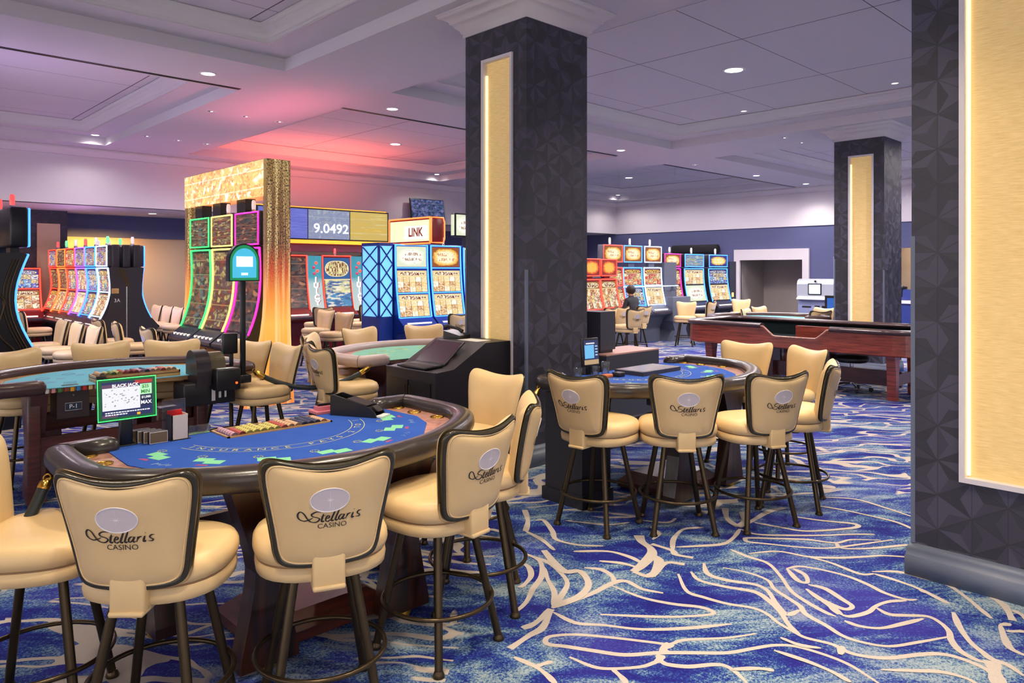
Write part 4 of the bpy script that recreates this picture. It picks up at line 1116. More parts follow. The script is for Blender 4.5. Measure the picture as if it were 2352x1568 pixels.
lap = thing('laptop', 'open black laptop resting on the black pit podium', 'laptop', (3.91, 5.24, .946), 0)
d = MB().use(mat('laptop plastic', C(34, 31, 33), .4)); d.rbox(-.09, .115, -.20, .20, .0, .018, .006, M=RY(-3)); b_ = d.build('keyboard_base', None, lap)
d = MB().use(mat('laptop keys', C(58, 52, 50), .6))
for i in range(4):
    for j in range(11): d.box(-.075 + .028 * i, -.052 + .028 * i, -.18 + .0325 * j, -.153 + .0325 * j, .018, .021, RY(-3))
d.build('keys', None, b_)
Ml = T(.115, 0, .02) @ RY(52)
d = MB().use(mat('laptop plastic', C(34, 31, 33), .4)); d.rbox(-.004, .012, -.215, .215, 0, .31, .006, M=Ml); s_ = d.build('screen', None, lap)
d = MB().use(mat('dark plum display', C(62, 46, 58), .2)); d.add([Ml @ Vector(p) for p in ((-.0055, -.2, .015), (-.0055, .2, .015), (-.0055, .2, .29), (-.0055, -.2, .29))], [(0, 1, 2, 3)]); d.build('display', None, s_)
ph = thing('desk_phone', 'dark desk telephone on the highest ledge of the black podium', 'telephone', (4.5, 5.42, 1.15), R(20))
d = MB().use(mat('phone plastic', C(40, 36, 36), .3)); d.extrude_x([(-.09, 0), (.09, 0), (.09, .075), (-.09, .03)], -.10, .10); d.build('base', None, ph)
d = MB().use(mat('phone plastic', C(40, 36, 36), .3)); d.tube([(-.07, -.1, .07), (-.07, -.06, .095), (-.07, .05, .12), (-.07, .09, .105)], [.022, .016, .016, .024], 8); d.build('handset', None, ph)
d = MB().use(M_paper); d.box(4.38, 4.56, 5.0, 5.28, 1.1505, 1.152); put(d, 'paper_sheet', 'pale paper sheet lying on the highest ledge of the black podium', 'paper')
# black cabinet between column and far blue table
root = thing('pit_cabinet', 'black floor cabinet with baseboard under the rail of the blue table past the column', 'cabinet', (4.19, 3.6, 0))
d = MB().use(M_blackmatte); d.box(.02, .36, 0, .38, .1, .84); d.build('body', None, root)
d = MB().use(M_blackmatte); d.box(0, .37, -.02, .40, 0, .1); d.build('baseboard', None, root)
# dark boxes in the pit behind the small screen
root = thing('pit_cabinet', 'low dark cabinet with pinkish counter behind the small tilted screen', 'cabinet', (5.75, 4.6, 0))
d = MB().use(M_char); d.box(0, .9, 0, .42, 0, .94); d.build('body', None, root)
d = MB().use(mat('pinkish laminate', C(196, 150, 140), .4)); d.box(-.0, .9, 0, .42, .941, .955); d.build('counter', None, root)
root = thing('equipment_box', 'upright dark equipment box standing on the low pit cabinet by the column', 'equipment box', (5.78, 4.70, .956))
d = MB().use(M_char); d.box(0, .24, 0, .30, .03, .42); d.build('case', None, root)
d = MB().use(M_black); d.box(.02, .22, .02, .28, 0, .03); d.build('base', None, root)
d = MB().use(M_blackmatte); d.rbox(5.30, 5.52, 3.55, 3.80, .62, .866, .01); put(d, 'drop_box', 'grey black drop box under the blue table past the column', 'drop box')
# ------------------------------------------------------------------ slot machines
M_cab = mat('slot cabinet charcoal', C(44, 42, 50), .35, .2)
M_cab_red = mat('slot cabinet dark red', C(110, 20, 24), .3)
M_cab_blue = mat('slot cabinet blue', C(30, 60, 150), .3, .2)
M_deck = mat('button deck', C(70, 66, 80), .25, .3)
M_btn = mat('lit deck button', C(240, 235, 225), .3, emit=.8)
def slot(name, label, cat_group, loc, rz, w, screens, neonm, cab=M_cab, dp=.5, top=None, lean=.24, zt=2.15, base_in=.06, topper=None, candle=M_candle, split_neon=True, deckm=None, topmat=None, cpow=2.1, buttons=False, conc=0.0, deck=.17):
    """screens: [(z0,z1,material)] on the curved face; top: (z0,z1,mat) separate box above; front faces -y"""
    root = thing(name, label, 'slot machine', loc, rz, cat_group)
    yc = lambda z: -lean * max(0, (zt - z) / (zt - .9)) ** cpow + conc * math.sin(PI * min(1, max(0, (z - .9) / (zt - .9))))
    hw = w / 2
    zs = [.92 + (zt - .92) * k / 10 for k in range(11)]
    prof = [(base_in, 0), (base_in - .02, .35), (-lean * .6, .62), (-lean - deck + .01, .70), (-lean - deck, .78), (-lean - .02, .90)] + [(yc(z), z) for z in zs] + [(.06, zt + .02), (dp, zt), (dp, 0)]
    b = MB().use(cab); b.extrude_x(prof, -hw, hw); b.build('cabinet', None, root)
    for z0, z1, m in screens:
        s = MB().use(m); n = 8
        s.loft([[Vector((x, yc(z0 + (z1 - z0) * k / n) - .008, z0 + (z1 - z0) * k / n)) for x in (-hw + .05, hw - .05)] for k in range(n + 1)], ringclosed=False, smooth=True)
        s.build('screen', None, root)
    if neonm:
        g = MB().use(neonm)
        for sx in (-1, 1): g.tube([(sx * (hw - .022), yc(z) - .012, z) for z in zs], .016, 6)
        g.tube([(-hw + .022, yc(zt) - .012, zt - .005), (hw - .022, yc(zt) - .012, zt - .005)], .014, 6)
        if split_neon:
            for z0, z1, m in screens: g.tube([(-hw + .03, yc(z0) - .012, z0 - .02), (hw - .03, yc(z0) - .012, z0 - .02)], .011, 5)
        tag(g.build('neon_edge', None, root), 'glowing neon edge tubes')
    d = MB().use(deckm or M_deck)
    y0, y1 = -lean - deck - .02, -lean + .02
    d.add([(-hw + .01, y0, .77), (hw - .01, y0, .77), (hw - .01, y1, .90), (-hw + .01, y1, .90), (-hw + .01, y0, .73), (hw - .01, y0, .73)], [(0, 1, 2, 3), (4, 5, 1, 0)], False)
    dk = d.build('button_deck', None, root)
    for k in range(5 if buttons else 1):
        d = MB().use(M_btn)
        if buttons:
            x = -hw * .7 + hw * 1.4 * k / 4
            d.box(x - .022, x + .022, y0 + .05, y0 + .09, .80, .835); d.build('deck_button', None, dk)
        else:
            d.box(-hw * .7, hw * .7, y0 + .05, y0 + .09, .80, .832); d.build('button_strip', None, dk)
    zc = zt
    if top:
        z0, z1, m = top
        b = MB().use(topmat or cab); b.rbox(-hw + .02, hw - .02, -.02, min(dp, .16), z0, z1, .03); tb = b.build('top_box', None, root)
        s = MB().use(m); s.add([(-hw + .06, -.027, z0 + .035), (hw - .06, -.027, z0 + .035), (hw - .06, -.027, z1 - .035), (-hw + .06, -.027, z1 - .035)], [(0, 1, 2, 3)]); s.build('top_screen', None, tb)
        if neonm:
            g = MB().use(neonm); g.tube([(-hw + .035, -.025, z0 + .015), (hw - .035, -.025, z0 + .015), (hw - .035, -.025, z1 - .015), (-hw + .035, -.025, z1 - .015)], .013, 5, closed=True); g.build('top_neon', None, tb)
        b = MB().use(cab); b.box(-.12, .12, .03, .12, zt - .02, z0 + .02); b.build('neck', None, root)
        zc = z1
    if candle:
        k = MB().use(M_chrome); k.lathe([(.035, zc), (.035, zc + .03), (.028, zc + .04)], (0, .08, 0), 10); cn = k.build('candle_base', None, root)
        k = MB().use(candle); k.lathe([(.026, zc + .04), (.03, zc + .09), (.027, zc + .15), (.018, zc + .17)], (0, .08, 0), 10); k.build('candle_lamp', None, cn)
    return root
A = PI / 2
# -- three tall curved machines inside the amber portal sign
for k, (b0, nm, sc, tp, gl) in enumerate([(11.61, 'green', S_greeny, S_greeny, N_green), (10.77, 'yellow', S_amber, S_amber, N_yellow), (9.92, 'magenta', S_dark, S_dark, N_magenta)]):
    slot('slot_machine', 'tall curved slot machine with %s glowing edges under the amber portal sign' % nm, None, (4.46, b0, 0), -A, .80, [(.95, 2.06, sc)], gl, dp=.28, top=(2.14, 2.61, tp), lean=.17, zt=2.11, split_neon=False, cpow=3.2, buttons=True, conc=.02)
root = thing('portal_sign', 'tall amber glowing portal sign framing three curved slot machines', 'sign', (4.4, 9.23, 0))
def post(y0, y1, m):
    p = MB().use(m); n = 14; rings = []
    for k in range(n + 1):
        z = 3.28 * k / n
        f = max(0, (1.5 - z) / 1.5) ** 2
        rings.append([Vector((-.34 * f, y0, z)), Vector((.34 + .06 * f, y0, z)), Vector((.34 + .06 * f, y1, z)), Vector((-.34 * f, y1, z))])
    return p.loft(rings, cap=True, smooth=False)
post(0, .10, M_rocket).build('side_panel', None, root); post(2.80, 2.88, M_rocket).build('side_panel', None, root)
h = MB().use(M_rocket); h.box(-.01, .33, .10, 2.80, 2.80, 3.28); hd = h.build('header', None, root)
h = MB().use(S_sign); h.add([(0, 0, 0), (2.80, 0, 0), (2.80, 0, .49), (0, 0, .49)], [(0, 1, 2, 3)]); ar = h.build('artwork', None, hd); ar.location = (-.022, 2.84, 2.78); ar.rotation_euler = (0, 0, -A)
for y in (.9, 1.75, 2.45):
    h = MB().use(M_black); h.box(.05, .2, y - .14, y + .14, 2.55, 2.82); h.build('mounting_post', None, root)
h = MB().use(M_slot); h.box(.36, .40, .1, 2.8, .0, 2.05); h.build('back_board', None, root)
# -- bank of tall machines seen end-on, near the pale back door
for k in range(6):
    nm = ['ice blue', 'blue', 'violet', 'red', 'orange', 'red'][k]
    gl = [N_ice, N_blue, N_violet, N_red, N_orange, N_red][k]
    bb = 14.80 + .73 * k
    where = ['by the dark end panel', 'second from the dark end panel', 'third from the dark end panel', 'fourth from the dark end panel', 'fifth from the dark end panel', 'last in the row, near the far column'][k]
    slot('slot_machine', '%s edged slot machine %s, in the end-on bank' % (nm, where), None, (3.92, bb, 0), -A, .72, [(.98, 1.36, [S_gold, S_mix, S_bright, S_mix, S_gold, S_red][k]), (1.42, 1.80, [S_mix, S_blue, S_gold, S_mix, S_amber, S_amber][k])], gl, dp=.27, top=(1.86, 2.25, [S_purple, S_purple, S_purple, S_red, S_amber, S_purple][k]), lean=.14, cpow=2.6, conc=.05, deck=.12, zt=1.84, candle=[M_candle_green, M_candle, M_candle_red, M_candle, M_candle_green, M_candle_red][k])
    if k < 4:
        slot('slot_machine', 'blue edged slot machine on the reverse of the end-on bank, %s' % ['beside the end panel', 'second along', 'third along', 'fourth along'][k], None, (4.50, bb, 0), A, .72, [(.98, 1.36, S_blue), (1.42, 1.80, S_blue)], N_blue, dp=.27, top=(1.86, 2.25, S_blue), lean=.14, cpow=2.6, conc=.05, deck=.12, zt=1.84, candle=[M_candle, M_candle_green, M_candle, M_candle][k])
root = thing('slot_end_panel', 'dark charcoal end panel closing the back to back slot bank', 'end panel', (4.21, 14.42, 0))
h = MB().use(M_cab)
pr = [(-.40, 0), (-.38, .3), (-.46, .74), (-.40, .88), (-.31, 1.05), (-.26, 1.3), (-.265, 1.55), (-.29, 1.84), (.29, 1.84), (.265, 1.55), (.26, 1.3), (.31, 1.05), (.40, .88), (.46, .74), (.38, .3), (.40, 0)]
h.add([(x, 0, z) for x, z in pr] + [(x, .03, z) for x, z in pr], [tuple(range(len(pr))), tuple(range(len(pr), 2 * len(pr)))[::-1]] + [(i, (i + 1) % len(pr), len(pr) + (i + 1) % len(pr), len(pr) + i) for i in range(len(pr))], False)
bd = h.build('board', None, root)
h = MB().use(M_chrome); h.box(-.008, .008, -.006, 0, .5, 1.5); h.build('joint_strip', None, bd)
h = MB().use(M_bronze)
for q in (0, .05, .10): h.add([(-.17 + q, -.004, 1.82), (-.14 + q, -.004, 1.82), (.02 + q * .4, -.004, 1.5), (0 + q * .4, -.004, 1.5)], [(0, 1, 2, 3)])
h.build('chevron', None, bd)
h = MB().use(M_oak); h.box(-.25, -.13, -.005, 0, 1.38, 1.47); h.use(M_paper); h.text('3A', .09, T(-.16, -.006, 1.25) @ RX(90)); h.build('number_plate', None, bd)
for k in range(3):
    pf = MB().use(M_cab); pf.rbox(-.24 + .18 * k, -.10 + .18 * k, .02, .12, 1.84, 2.26, .03, M=T(4.21, 14.42, 0)); pf.build('fin', None, None).name
    o = COL.objects['fin'] if 'fin' in COL.objects else None
    if o is not None:
        o.name = 'top_fin'; o.parent = root; o.matrix_parent_inverse = Matrix.Translation((-4.21, -14.42, 0))
slot('slot_machine', 'red edged slot machine near the far column behind the cropped machine', None, (3.30, 18.55, 0), 0, .8, [(.98, 1.36, S_gold), (1.42, 1.80, S_blue)], N_red, cab=M_cab_red, dp=.5, lean=.2, zt=1.84)
# -- machine cropped by the frame edge
for k, lab in enumerate(['dark slot machine with blue neon edge and bundled trims, first of the cropped row', 'second dark slot machine of the cropped row, mostly hidden', 'third dark slot machine of the cropped row, mostly hidden']):
    r_ = slot('slot_machine', lab, None, (1.84, 10.28 + .76 * k, 0), A, .76, [(.95, 1.36, S_blue), (1.42, 1.92, S_blue)], N_blue, cab=mat('near slot cabinet', C(26, 26, 34), .3, .3), dp=.55, top=(2.06, 2.52, S_blue), lean=.05, zt=1.98, candle=M_candle_red, cpow=3.0, conc=.13, deck=.10)
    if k == 0:
        h = MB().use(M_bronze)
        for q in (0, .03, .06): h.tube([(-.385, .05 + q - .05 * max(0, (1.98 - z) / 1.1) ** 3 + .13 * math.sin(PI * min(1, max(0, (z - .9) / 1.08))), z) for z in [.72 + 1.2 * j / 12 for j in range(13)]], .008, 5)
        h.tube(catmull([(-.39, .40, 1.6), (-.39, .22, 1.45), (-.39, .28, 1.1), (-.39, .12, .85), (-.39, .30, .6)], 5), .012, 6); h.tube(catmull([(-.39, .45, 1.2), (-.39, .33, 1.0), (-.39, .36, .8), (-.39, .1, .55)], 5), .01, 6)
        tag(h.build('side_trim', None, r_), 'bronze curved trims on the cabinet side')
# -- red machines with JUICY panels and displays above
for k, a_ in enumerate((7.72, 8.85, 9.97)):
    slot('slot_machine', 'red framed slot machine %s' % ['with darkened reels beside the amber portal, under the violet display', 'with bright blue info screen between two lettered panels', 'with dim reels next to the blue lattice tower'][k], None, (a_, 15.0, 0), 0, .78, [(.97, 2.08, [S_dark, S_fruit, S_dark][k])], N_red, cab=M_cab_red, dp=.6, lean=.16, zt=2.13, split_neon=False, candle=M_candle_red)
M_juicy = mat('sky blue lettered panel', C(90, 190, 205), .4)
_n = NT(M_juicy); _x = _n.sep(_n.coord('Generated')); _c = _n.ramp(_x[2], [(.0, C(230, 240, 236)), (.5, C(200, 232, 232)), (.62, C(70, 180, 200)), (1, C(60, 170, 196))]); _n.base((.02, .02, .02, 1)); _n.emis(_c, .75)
for k, a_ in enumerate((8.26, 9.37)):
    root = thing('lettered_panel', 'sky blue panel lettered down its height %s' % ['between the darkened and bright red framed machines', 'between the bright machine and the lattice tower'][k], 'sign panel', (a_, 14.96, 0))
    p = MB().use(M_juicy); cv = lambda z: -.16 * max(0, (2.13 - z) / 1.23) ** 2.1 - .03
    zs = [.86 + 1.26 * j / 10 for j in range(11)]
    p.loft([[Vector((x, cv(z), z)) for x in (-.16, .16)] + [Vector((x, cv(z) + .05, z)) for x in (.16, -.16)] for z in zs], cap=True); pn = p.build('panel', None, root)
    q = MB().use(M_cab_red); q.box(-.15, .15, -.02, .3, 0, .86); q.build('base', None, root)
    l = MB()
    for j, ch in enumerate('JUICY'):
        z = 1.58 - .13 * j
        l.use(mat('letter plum', C(150, 40, 70), .4, emit=.5, ecol=C(150, 40, 70))); l.text(ch, .165, T(.012, cv(z) - .006, z - .008) @ RX(90), bold=.012, sx=1.15)
        l.use(mat('letter white', C(255, 255, 255), .4, emit=.9)); l.text(ch, .155, T(0, cv(z) - .011, z) @ RX(90), bold=.007, sx=1.15)
    for j, (x, z) in enumerate(((.02, 1.96), (-.04, 1.86), (.05, 1.78), (-.03, 1.72))):
        l.use([N_red, mat('berry', C(190, 60, 90), .4, emit=.5)][j % 2]); l.ellipsoid((x, cv(z) - .012, z), (.04, .012, .035), 10, 6)
    l.use(N_yellow); l.tube([(.07 * math.cos(R(a)), cv(.92) - .02, .92 + .06 * math.sin(R(a))) for a in range(180, 361, 20)], .016, 6)
    l.build('lettering', None, pn)
root = thing('overhead_display', 'long overhead display cabinet with violet, silver and golden screens above the red machines', 'display', (8.7, 15.05, 2.42))
h = MB().use(M_black); h.box(-1.75, 1.62, .0, .16, .06, .78); h.build('housing', None, root)
for k, (x0, x1, m) in enumerate([(-1.72, -.56, S_disp1), (-.54, .52, S_disp2), (.54, 1.58, S_disp3)]):
    s = MB().use(m); s.add([(x0, -.008, .09), (x1, -.008, .09), (x1, -.008, .75), (x0, -.008, .75)], [(0, 1, 2, 3)]); sc_ = s.build('screen', None, root)
    if k == 1:
        s = MB().use(mat('faint white digits', C(205, 212, 226), .4, emit=.75)); s.text('9.0492', .30, T((x0 + x1) / 2 + .05, -.014, .32) @ RX(90), 0, 1.12, bold=.006); s.build('digits', None, sc_)
h = MB().use(neon('amber light band', C(255, 150, 40), 1.6)); h.box(-1.75, 1.62, -.01, .15, -.02, .06); h.box(-1.75, 1.62, .1, .17, .78, .81); h.build('light_band', None, root)
h = MB().use(mat('plum valance', C(110, 50, 70), .4)); h.box(-1.75, 1.62, .05, .3, -.20, -.02); h.build('valance', None, root)
h = MB().use(M_cab); h.box(-1.5, -1.4, .64, .74, -2.42, .3); h.box(1.3, 1.4, .64, .74, -2.42, .3); h.box(-1.5, 1.4, .16, .74, .3, .36); h.build('support', None, root)
# -- blue lattice machines
for k, a_ in enumerate((8.19, 9.01, 9.83)):
    slot('slot_machine', 'blue edged slot machine with three stacked cream screens, %s' % ['beside the lattice tower', 'behind the chair by the podium phone', 'mostly hidden by the dark column'][k], None, (a_, 11.2, 0), 0, .78, [(.94, 1.34, S_bright), (1.39, 1.79, S_bright), (1.86, 2.24, [S_pale, S_goldtop, S_pale][k])], N_blue, cab=M_cab_blue, dp=.6, lean=.14, zt=2.27, deckm=M_cab_blue)
root = thing('lattice_tower', 'blue lattice end tower beside the cream screened slot machines', 'tower', (7.64, 11.2, 0))
h = MB().use(M_cab_blue); h.box(-.15, .15, .02, .6, 0, 2.30); h.build('body', None, root)
h = MB().use(neon('pale blue lattice glow', C(110, 190, 245), 1.0)); h.add([(-.13, .012, .95), (.13, .012, .95), (.13, .012, 2.24), (-.13, .012, 2.24)], [(0, 1, 2, 3)]); h.add([(-.158, .06, .95), (-.158, .55, .95), (-.158, .55, 2.24), (-.158, .06, 2.24)], [(0, 1, 2, 3)]); gl_ = h.build('glow_panel', None, root)
h = MB().use(M_cab_blue)
for j in range(4):
    z = .95 + .32 * j
    for s1 in (-1, 1):
        h.tube([(-.13 * s1, .0, z), (.13 * s1, .0, z + .32)], .014, 5); h.tube([(-.165, .30 - .24 * s1, z), (-.165, .30 + .24 * s1, z + .32)], .014, 5)
h.build('lattice', None, gl_)
root = thing('hanging_sign', 'orange outlined lit sign lettered LINK above the lattice tower', 'sign', (8.0, 10.35, 2.26))
h = MB().use(M_cab_red); h.rbox(-.0, .30, 0, 1.30, 0, .50, .05); bd = h.build('case', None, root)
h = MB().use(mat('lit cream panel', C(250, 222, 170), .4, emit=1.1)); h.add([(-.006, .05, .06), (-.006, 1.25, .06), (-.006, 1.25, .44), (-.006, .05, .44)], [(0, 1, 2, 3)])
h.use(mat('lit plaque', C(255, 250, 230), .4, emit=1.2)); h.box(-.016, -.006, .1, .78, .10, .34); h.use(mat('letter rust', C(150, 60, 40), .4, emit=.3, ecol=C(150, 60, 40))); h.text('LINK', .22, T(-.02, .44, .22) @ RZ(-90) @ RX(90), bold=.008, sx=.9); h.build('lit_face', None, bd)
h = MB().use(N_orange)
h.tube([(-.012, .02, .02), (-.012, 1.28, .02), (-.012, 1.28, .48), (-.012, .02, .48)], .016, 6, closed=True); h.tube([(.0, -.006, .03), (.27, -.006, .03), (.30, -.006, .1), (.30, -.006, .4), (.27, -.006, .48), (.0, -.006, .48)], .014, 6, closed=True); h.build('neon_outline', None, bd)
h = MB().use(M_cab); h.box(.1, .2, .90, 1.1, .0, .03); h.build('support', None, root)
root = thing('hanging_sign', 'small white lit sign half hidden by the dark column', 'sign', (9.0, 10.9, 2.44))
h = MB().use(M_black); h.rbox(0, .6, 0, .12, 0, .46, .02); h.build('case', None, root)
h = MB().use(S_pale); h.add([(.03, -.006, .03), (.57, -.006, .03), (.57, -.006, .43), (.03, -.006, .43)], [(0, 1, 2, 3)]); h.add([(-.006, .01, .03), (-.006, .11, .03), (-.006, .11, .43), (-.006, .01, .43)], [(0, 1, 2, 3)]); h.build('lit_face', None, root)
h = MB().use(M_cab); h.box(.25, .35, .03, .09, -.2, .01); h.build('support', None, root)
root = thing('television', 'sports television hung from the bulkhead above the lit signs', 'television', (12.9, 16.85, 3.5), 0)
Mv = RX(-8)
h = MB().use(M_black); h.rbox(-.6, .6, -.02, .04, -.34, .34, .012, M=Mv); h.build('frame', None, root)
h = MB().use(S_tv); h.add([Mv @ Vector(p) for p in ((-.58, -.026, -.32), (.58, -.026, -.32), (.58, -.026, .32), (-.58, -.026, .32))], [(0, 1, 2, 3)]); h.build('screen', None, root)
h = MB().use(M_black); h.box(-.06, .06, .0, .25, -.05, .05); h.build('mount', None, root)
# -- far machines between column and ATM
for k, a_ in enumerate((13.72, 14.50, 15.33)):
    gl = [N_red, N_blue, N_ice][k]
    slot('slot_machine', 'far slot machine with glowing gold topper, %s' % ['red outlined', 'blue outlined, beside the seated person', 'white outlined, next to the grey service cabinet'][k], None, (a_, 10.8, 0), 0, .78, [(.96, 1.36, [S_red, S_blue, S_bright][k]), (1.44, 1.82, S_red)], gl, dp=.5, top=(1.98, 2.40, S_goldtop), lean=.14, zt=1.86, cab=M_grey)
slot('slot_machine', 'red lit slot machine with tilted red topper beside the dark column', None, (13.0, 10.35, 0), .15, .74, [(.98, 1.55, S_gold)], N_red, dp=.5, top=(1.66, 2.05, S_redtop), lean=.14, zt=1.60, cab=M_cab_red, candle=None)
slot('slot_machine', 'red slot machine half hidden by the dark column', None, (12.1, 10.1, 0), .15, .74, [(.98, 1.55, S_gold)], N_red, dp=.5, top=(1.66, 2.05, S_redtop), lean=.14, zt=1.60, cab=M_cab_red, candle=None)
root = thing('service_cabinet', 'grey metal service cabinet at the end of the far slot bank', 'cabinet', (15.78, 10.45, 0))
h = MB().use(M_grey); h.box(0, .55, .3, .7, .9, 2.0); h.build('tall_side', None, root)
h = MB().use(M_grey); h.rbox(-.05, .75, 0, .6, .5, 1.12, .02); h.build('body', None, root)
h = MB().use(M_grey); pr = [(-.05, 0), (.10, .28), (0, .5), (.7, .5), (.60, .28), (.75, 0)]
h.add([(x, .05, z) for x, z in pr] + [(x, .5, z) for x, z in pr], [tuple(range(6)), tuple(range(6, 12))[::-1]] + [(i, (i + 1) % 6, 6 + (i + 1) % 6, 6 + i) for i in range(6)], False); h.build('base', None, root)
root = thing('light_bar', 'thin glowing ice white bar running across the far slot machine fronts', 'light bar', (14.9, 10.62, 1.40))
h = MB().use(N_ice); h.box(-1.0, 1.3, -.02, .0, -.01, .01); h.build('tube', None, root)
h = MB().use(M_grey); h.box(1.2, 1.28, .0, .14, -.02, .02); h.box(-.98, -.9, .0, .06, -.02, .02); h.build('clip', None, root)
for k, (a_, s_) in enumerate([(16.5, S_red), (17.55, S_bright), (18.8, S_blue)]):
    slot('slot_machine', ['slot machine with magenta edge just behind the grey service cabinet', 'blue edged slot machine with landscape topper picture', 'blue edged slot machine with golden fan topper by the doorway'][k], None, (a_, 11.0, 0), 0, [.8, 1.0, 1.05][k], [(.96, 1.38, [S_gold, S_pale, S_bright][k]), (1.42, 1.80, s_)], [N_magenta, N_blue, N_blue][k], dp=.5, top=(1.88, 2.24, [S_goldtop, S_land, S_fan][k]), lean=.14, zt=1.84, split_neon=False)
root = thing('wall_unit', 'dark side cabinet with small yellow sticker beside the golden fan machine', 'cabinet', (19.4, 10.95, 0))
h = MB().use(M_char); h.box(0, .35, 0, .6, 0, 2.05); h.build('body', None, root)
h = MB().use(N_yellow); h.box(.1, .2, -.006, 0, 1.02, 1.14); h.build('sticker', None, root)
h = MB().use(M_black); h.box(.36, .40, .1, .5, .9, 2.0); h.build('side_fin', None, root)
root = thing('slot_canopy', 'dark rounded valance on the blue band above the far slot pair', 'canopy', (21.75, 13.6, 2.35))
h = MB().use(M_slot); h.rbox(-.1, .15, -.9, .9, 0, .30, .08); h.build('body', None, root)
# ------------------------------------------------------------------ ATM
root = thing('cash_machine', 'grey cash machine with rounded hood beside the doorway', 'cash machine', (20.5, 8.93, 0), -A)
h = MB().use(mat('silver grey plastic', C(168, 174, 186), .35, .2))
arc = [(-.02, 1.02), (-.02, 1.40), (.03, 1.50), (.12, 1.55), (.5, 1.55), (.62, 1.48), (.66, 1.35), (.66, 1.02)]
h.extrude_x(arc, -.52, .52); h.build('hood', None, root)
h = MB().use(mat('blue grey fascia', C(126, 134, 168), .4)); h.rbox(-.50, .50, -.02, .60, 0, 1.0, .03); bd = h.build('body', None, root)
h = MB().use(M_black); h.box(.0, .14, -.03, -.02, .72, .80); h.box(.2, .34, -.03, -.02, .72, .80); h.box(-.36, -.1, -.03, -.02, .74, .78); h.build('slots', None, bd)
h = MB().use(M_black); h.box(-.19, .19, -.035, -.02, 1.10, 1.42); bz = h.build('bezel', None, root)
h = MB().use(mat('pale blue display', C(190, 214, 240), .3, emit=.9)); h.add([(-.16, -.037, 1.13), (.16, -.037, 1.13), (.16, -.037, 1.39), (-.16, -.037, 1.39)], [(0, 1, 2, 3)]); h.build('display', None, bz)
h = MB().use(M_white); h.extrude_x([(-.14, .97), (-.14, 1.0), (-.02, 1.06), (-.02, .97)], -.48, .48); h.build('shelf', None, root)
h = MB().use(M_black); h.lathe([(.03, 0), (.03, .02)], (0, 0, 0), 10, T(.02, -.02, 1.48) @ RX(90)); h.build('camera', None, root)
root = thing('notice_screen', 'dark standing screen with blue image in front of the cash machine', 'screen', (17.9, 7.2, 0), -A)
h = MB().use(M_black); h.box(-.36, .36, 0, .05, .65, 1.18); h.box(-.05, .05, 0, .05, 0, .66); h.build('stand', None, root)
h = MB().use(neon('deep blue image', C(30, 80, 150), .6)); h.box(-.30, .30, -.01, 0, .70, 1.12); h.build('display', None, root)
# ------------------------------------------------------------------ cashier counter at the far opening
root = thing('cashier_counter', 'blue counter with white top in the far lit opening', 'counter', (20.8, 5.6, 0))
h = MB().use(mat('deep blue counter', C(40, 58, 130), .4)); h.box(0, .5, 0, 1.4, 0, .92); h.box(.35, .5, 0, 1.4, 1.0, 1.28); h.build('body', None, root)
h = MB().use(M_white); h.box(-.05, .55, -.05, 1.45, .92, .99); h.build('countertop', None, root)
root = thing('stanchion', 'slim dark stanchion with round cap near the far column', 'stanchion', (17.6, 5.75, 0))
h = MB().use(M_black); h.lathe([(.16, 0), (.16, .02), (.03, .04), (.025, .9)], n=12); h.lathe([(.02, .9), (.02, 1.25)], n=10); h.build('post', None, root)
h = MB().use(M_black); h.lathe([(.04, 1.2), (.05, 1.36), (.14, 1.38), (.14, 1.43), (.05, 1.45)], n=14); h.build('cap', None, root)
# ------------------------------------------------------------------ craps table
root = thing('craps_table', 'long cherry wood craps table with dark padded rail and dealer notch', 'gaming table', (10.6, 3.25, 0))
LB, WB = 3.62, 1.55
def rrect(x0, x1, y0, y1, r, n=6):
    pts = []
    for cx, cy, a0 in ((x1 - r, y1 - r, 0), (x0 + r, y1 - r, 90), (x0 + r, y0 + r, 180), (x1 - r, y0 + r, 270)):
        for k in range(n + 1): a = R(a0 + 90 * k / n); pts.append((cx + r * math.cos(a), cy + r * math.sin(a)))
    return pts
def dense(P):
    out = []
    for i in range(len(P)):
        a, b = Vector(P[i]), Vector(P[(i + 1) % len(P)]); m = max(1, int((b - a).length / .04))
        out += [tuple(a.lerp(b, k / m)) for k in range(m)]
    return out
outl = dense(rrect(0, WB, 0, LB, .32))
def ztop(x, y):
    if x < .1:
        d = abs(y - 1.68)
        if d < .48: return .93 - .14 * min(1, max(0, (.48 - d) / .16)) ** .8
    return .93
b = MB().use(M_cherry)
ins = dense(rrect(.05, WB - .05, .05, LB - .05, .28)); ins = [outl[i] for i in range(len(outl))]
def inset(p, k):
    cx, cy = min(max(p[0], .32), WB - .32), min(max(p[1], .32), LB - .32)
    v = Vector((p[0] - cx, p[1] - cy)); L = v.length
    v = v * ((L - k) / L) if L > 0 else v
    return (cx + v.x, cy + v.y)
rings = [[Vector((*inset(p, .03), .615)) for p in outl], [Vector((*inset(p, .01), .63)) for p in outl], [Vector((*inset(p, .02), ztop(*p))) for p in outl], [Vector((*inset(p, .06), ztop(*p))) for p in outl], [Vector((*inset(p, .07), .70)) for p in outl]]
b.loft(rings, smooth=False); b.add(rings[0], [tuple(range(len(outl)))], False); bd = b.build('tub', None, root)
f = MB().use(M_felt_dk); f.add([Vector((*inset(p, .071), .71)) for p in outl], [tuple(range(len(outl)))]); f.build('felt', None, root)
f = MB().use(M_felt_dk); f.loft([[Vector((*inset(p, .0715), z if z < .8 else min(z, ztop(*p)))) for p in outl] for z in (.71, .925)]); f.build('liner', None, root)
rl = MB().use(mat('plum brown rail leather', C(66, 44, 46), .3, coat=.2))
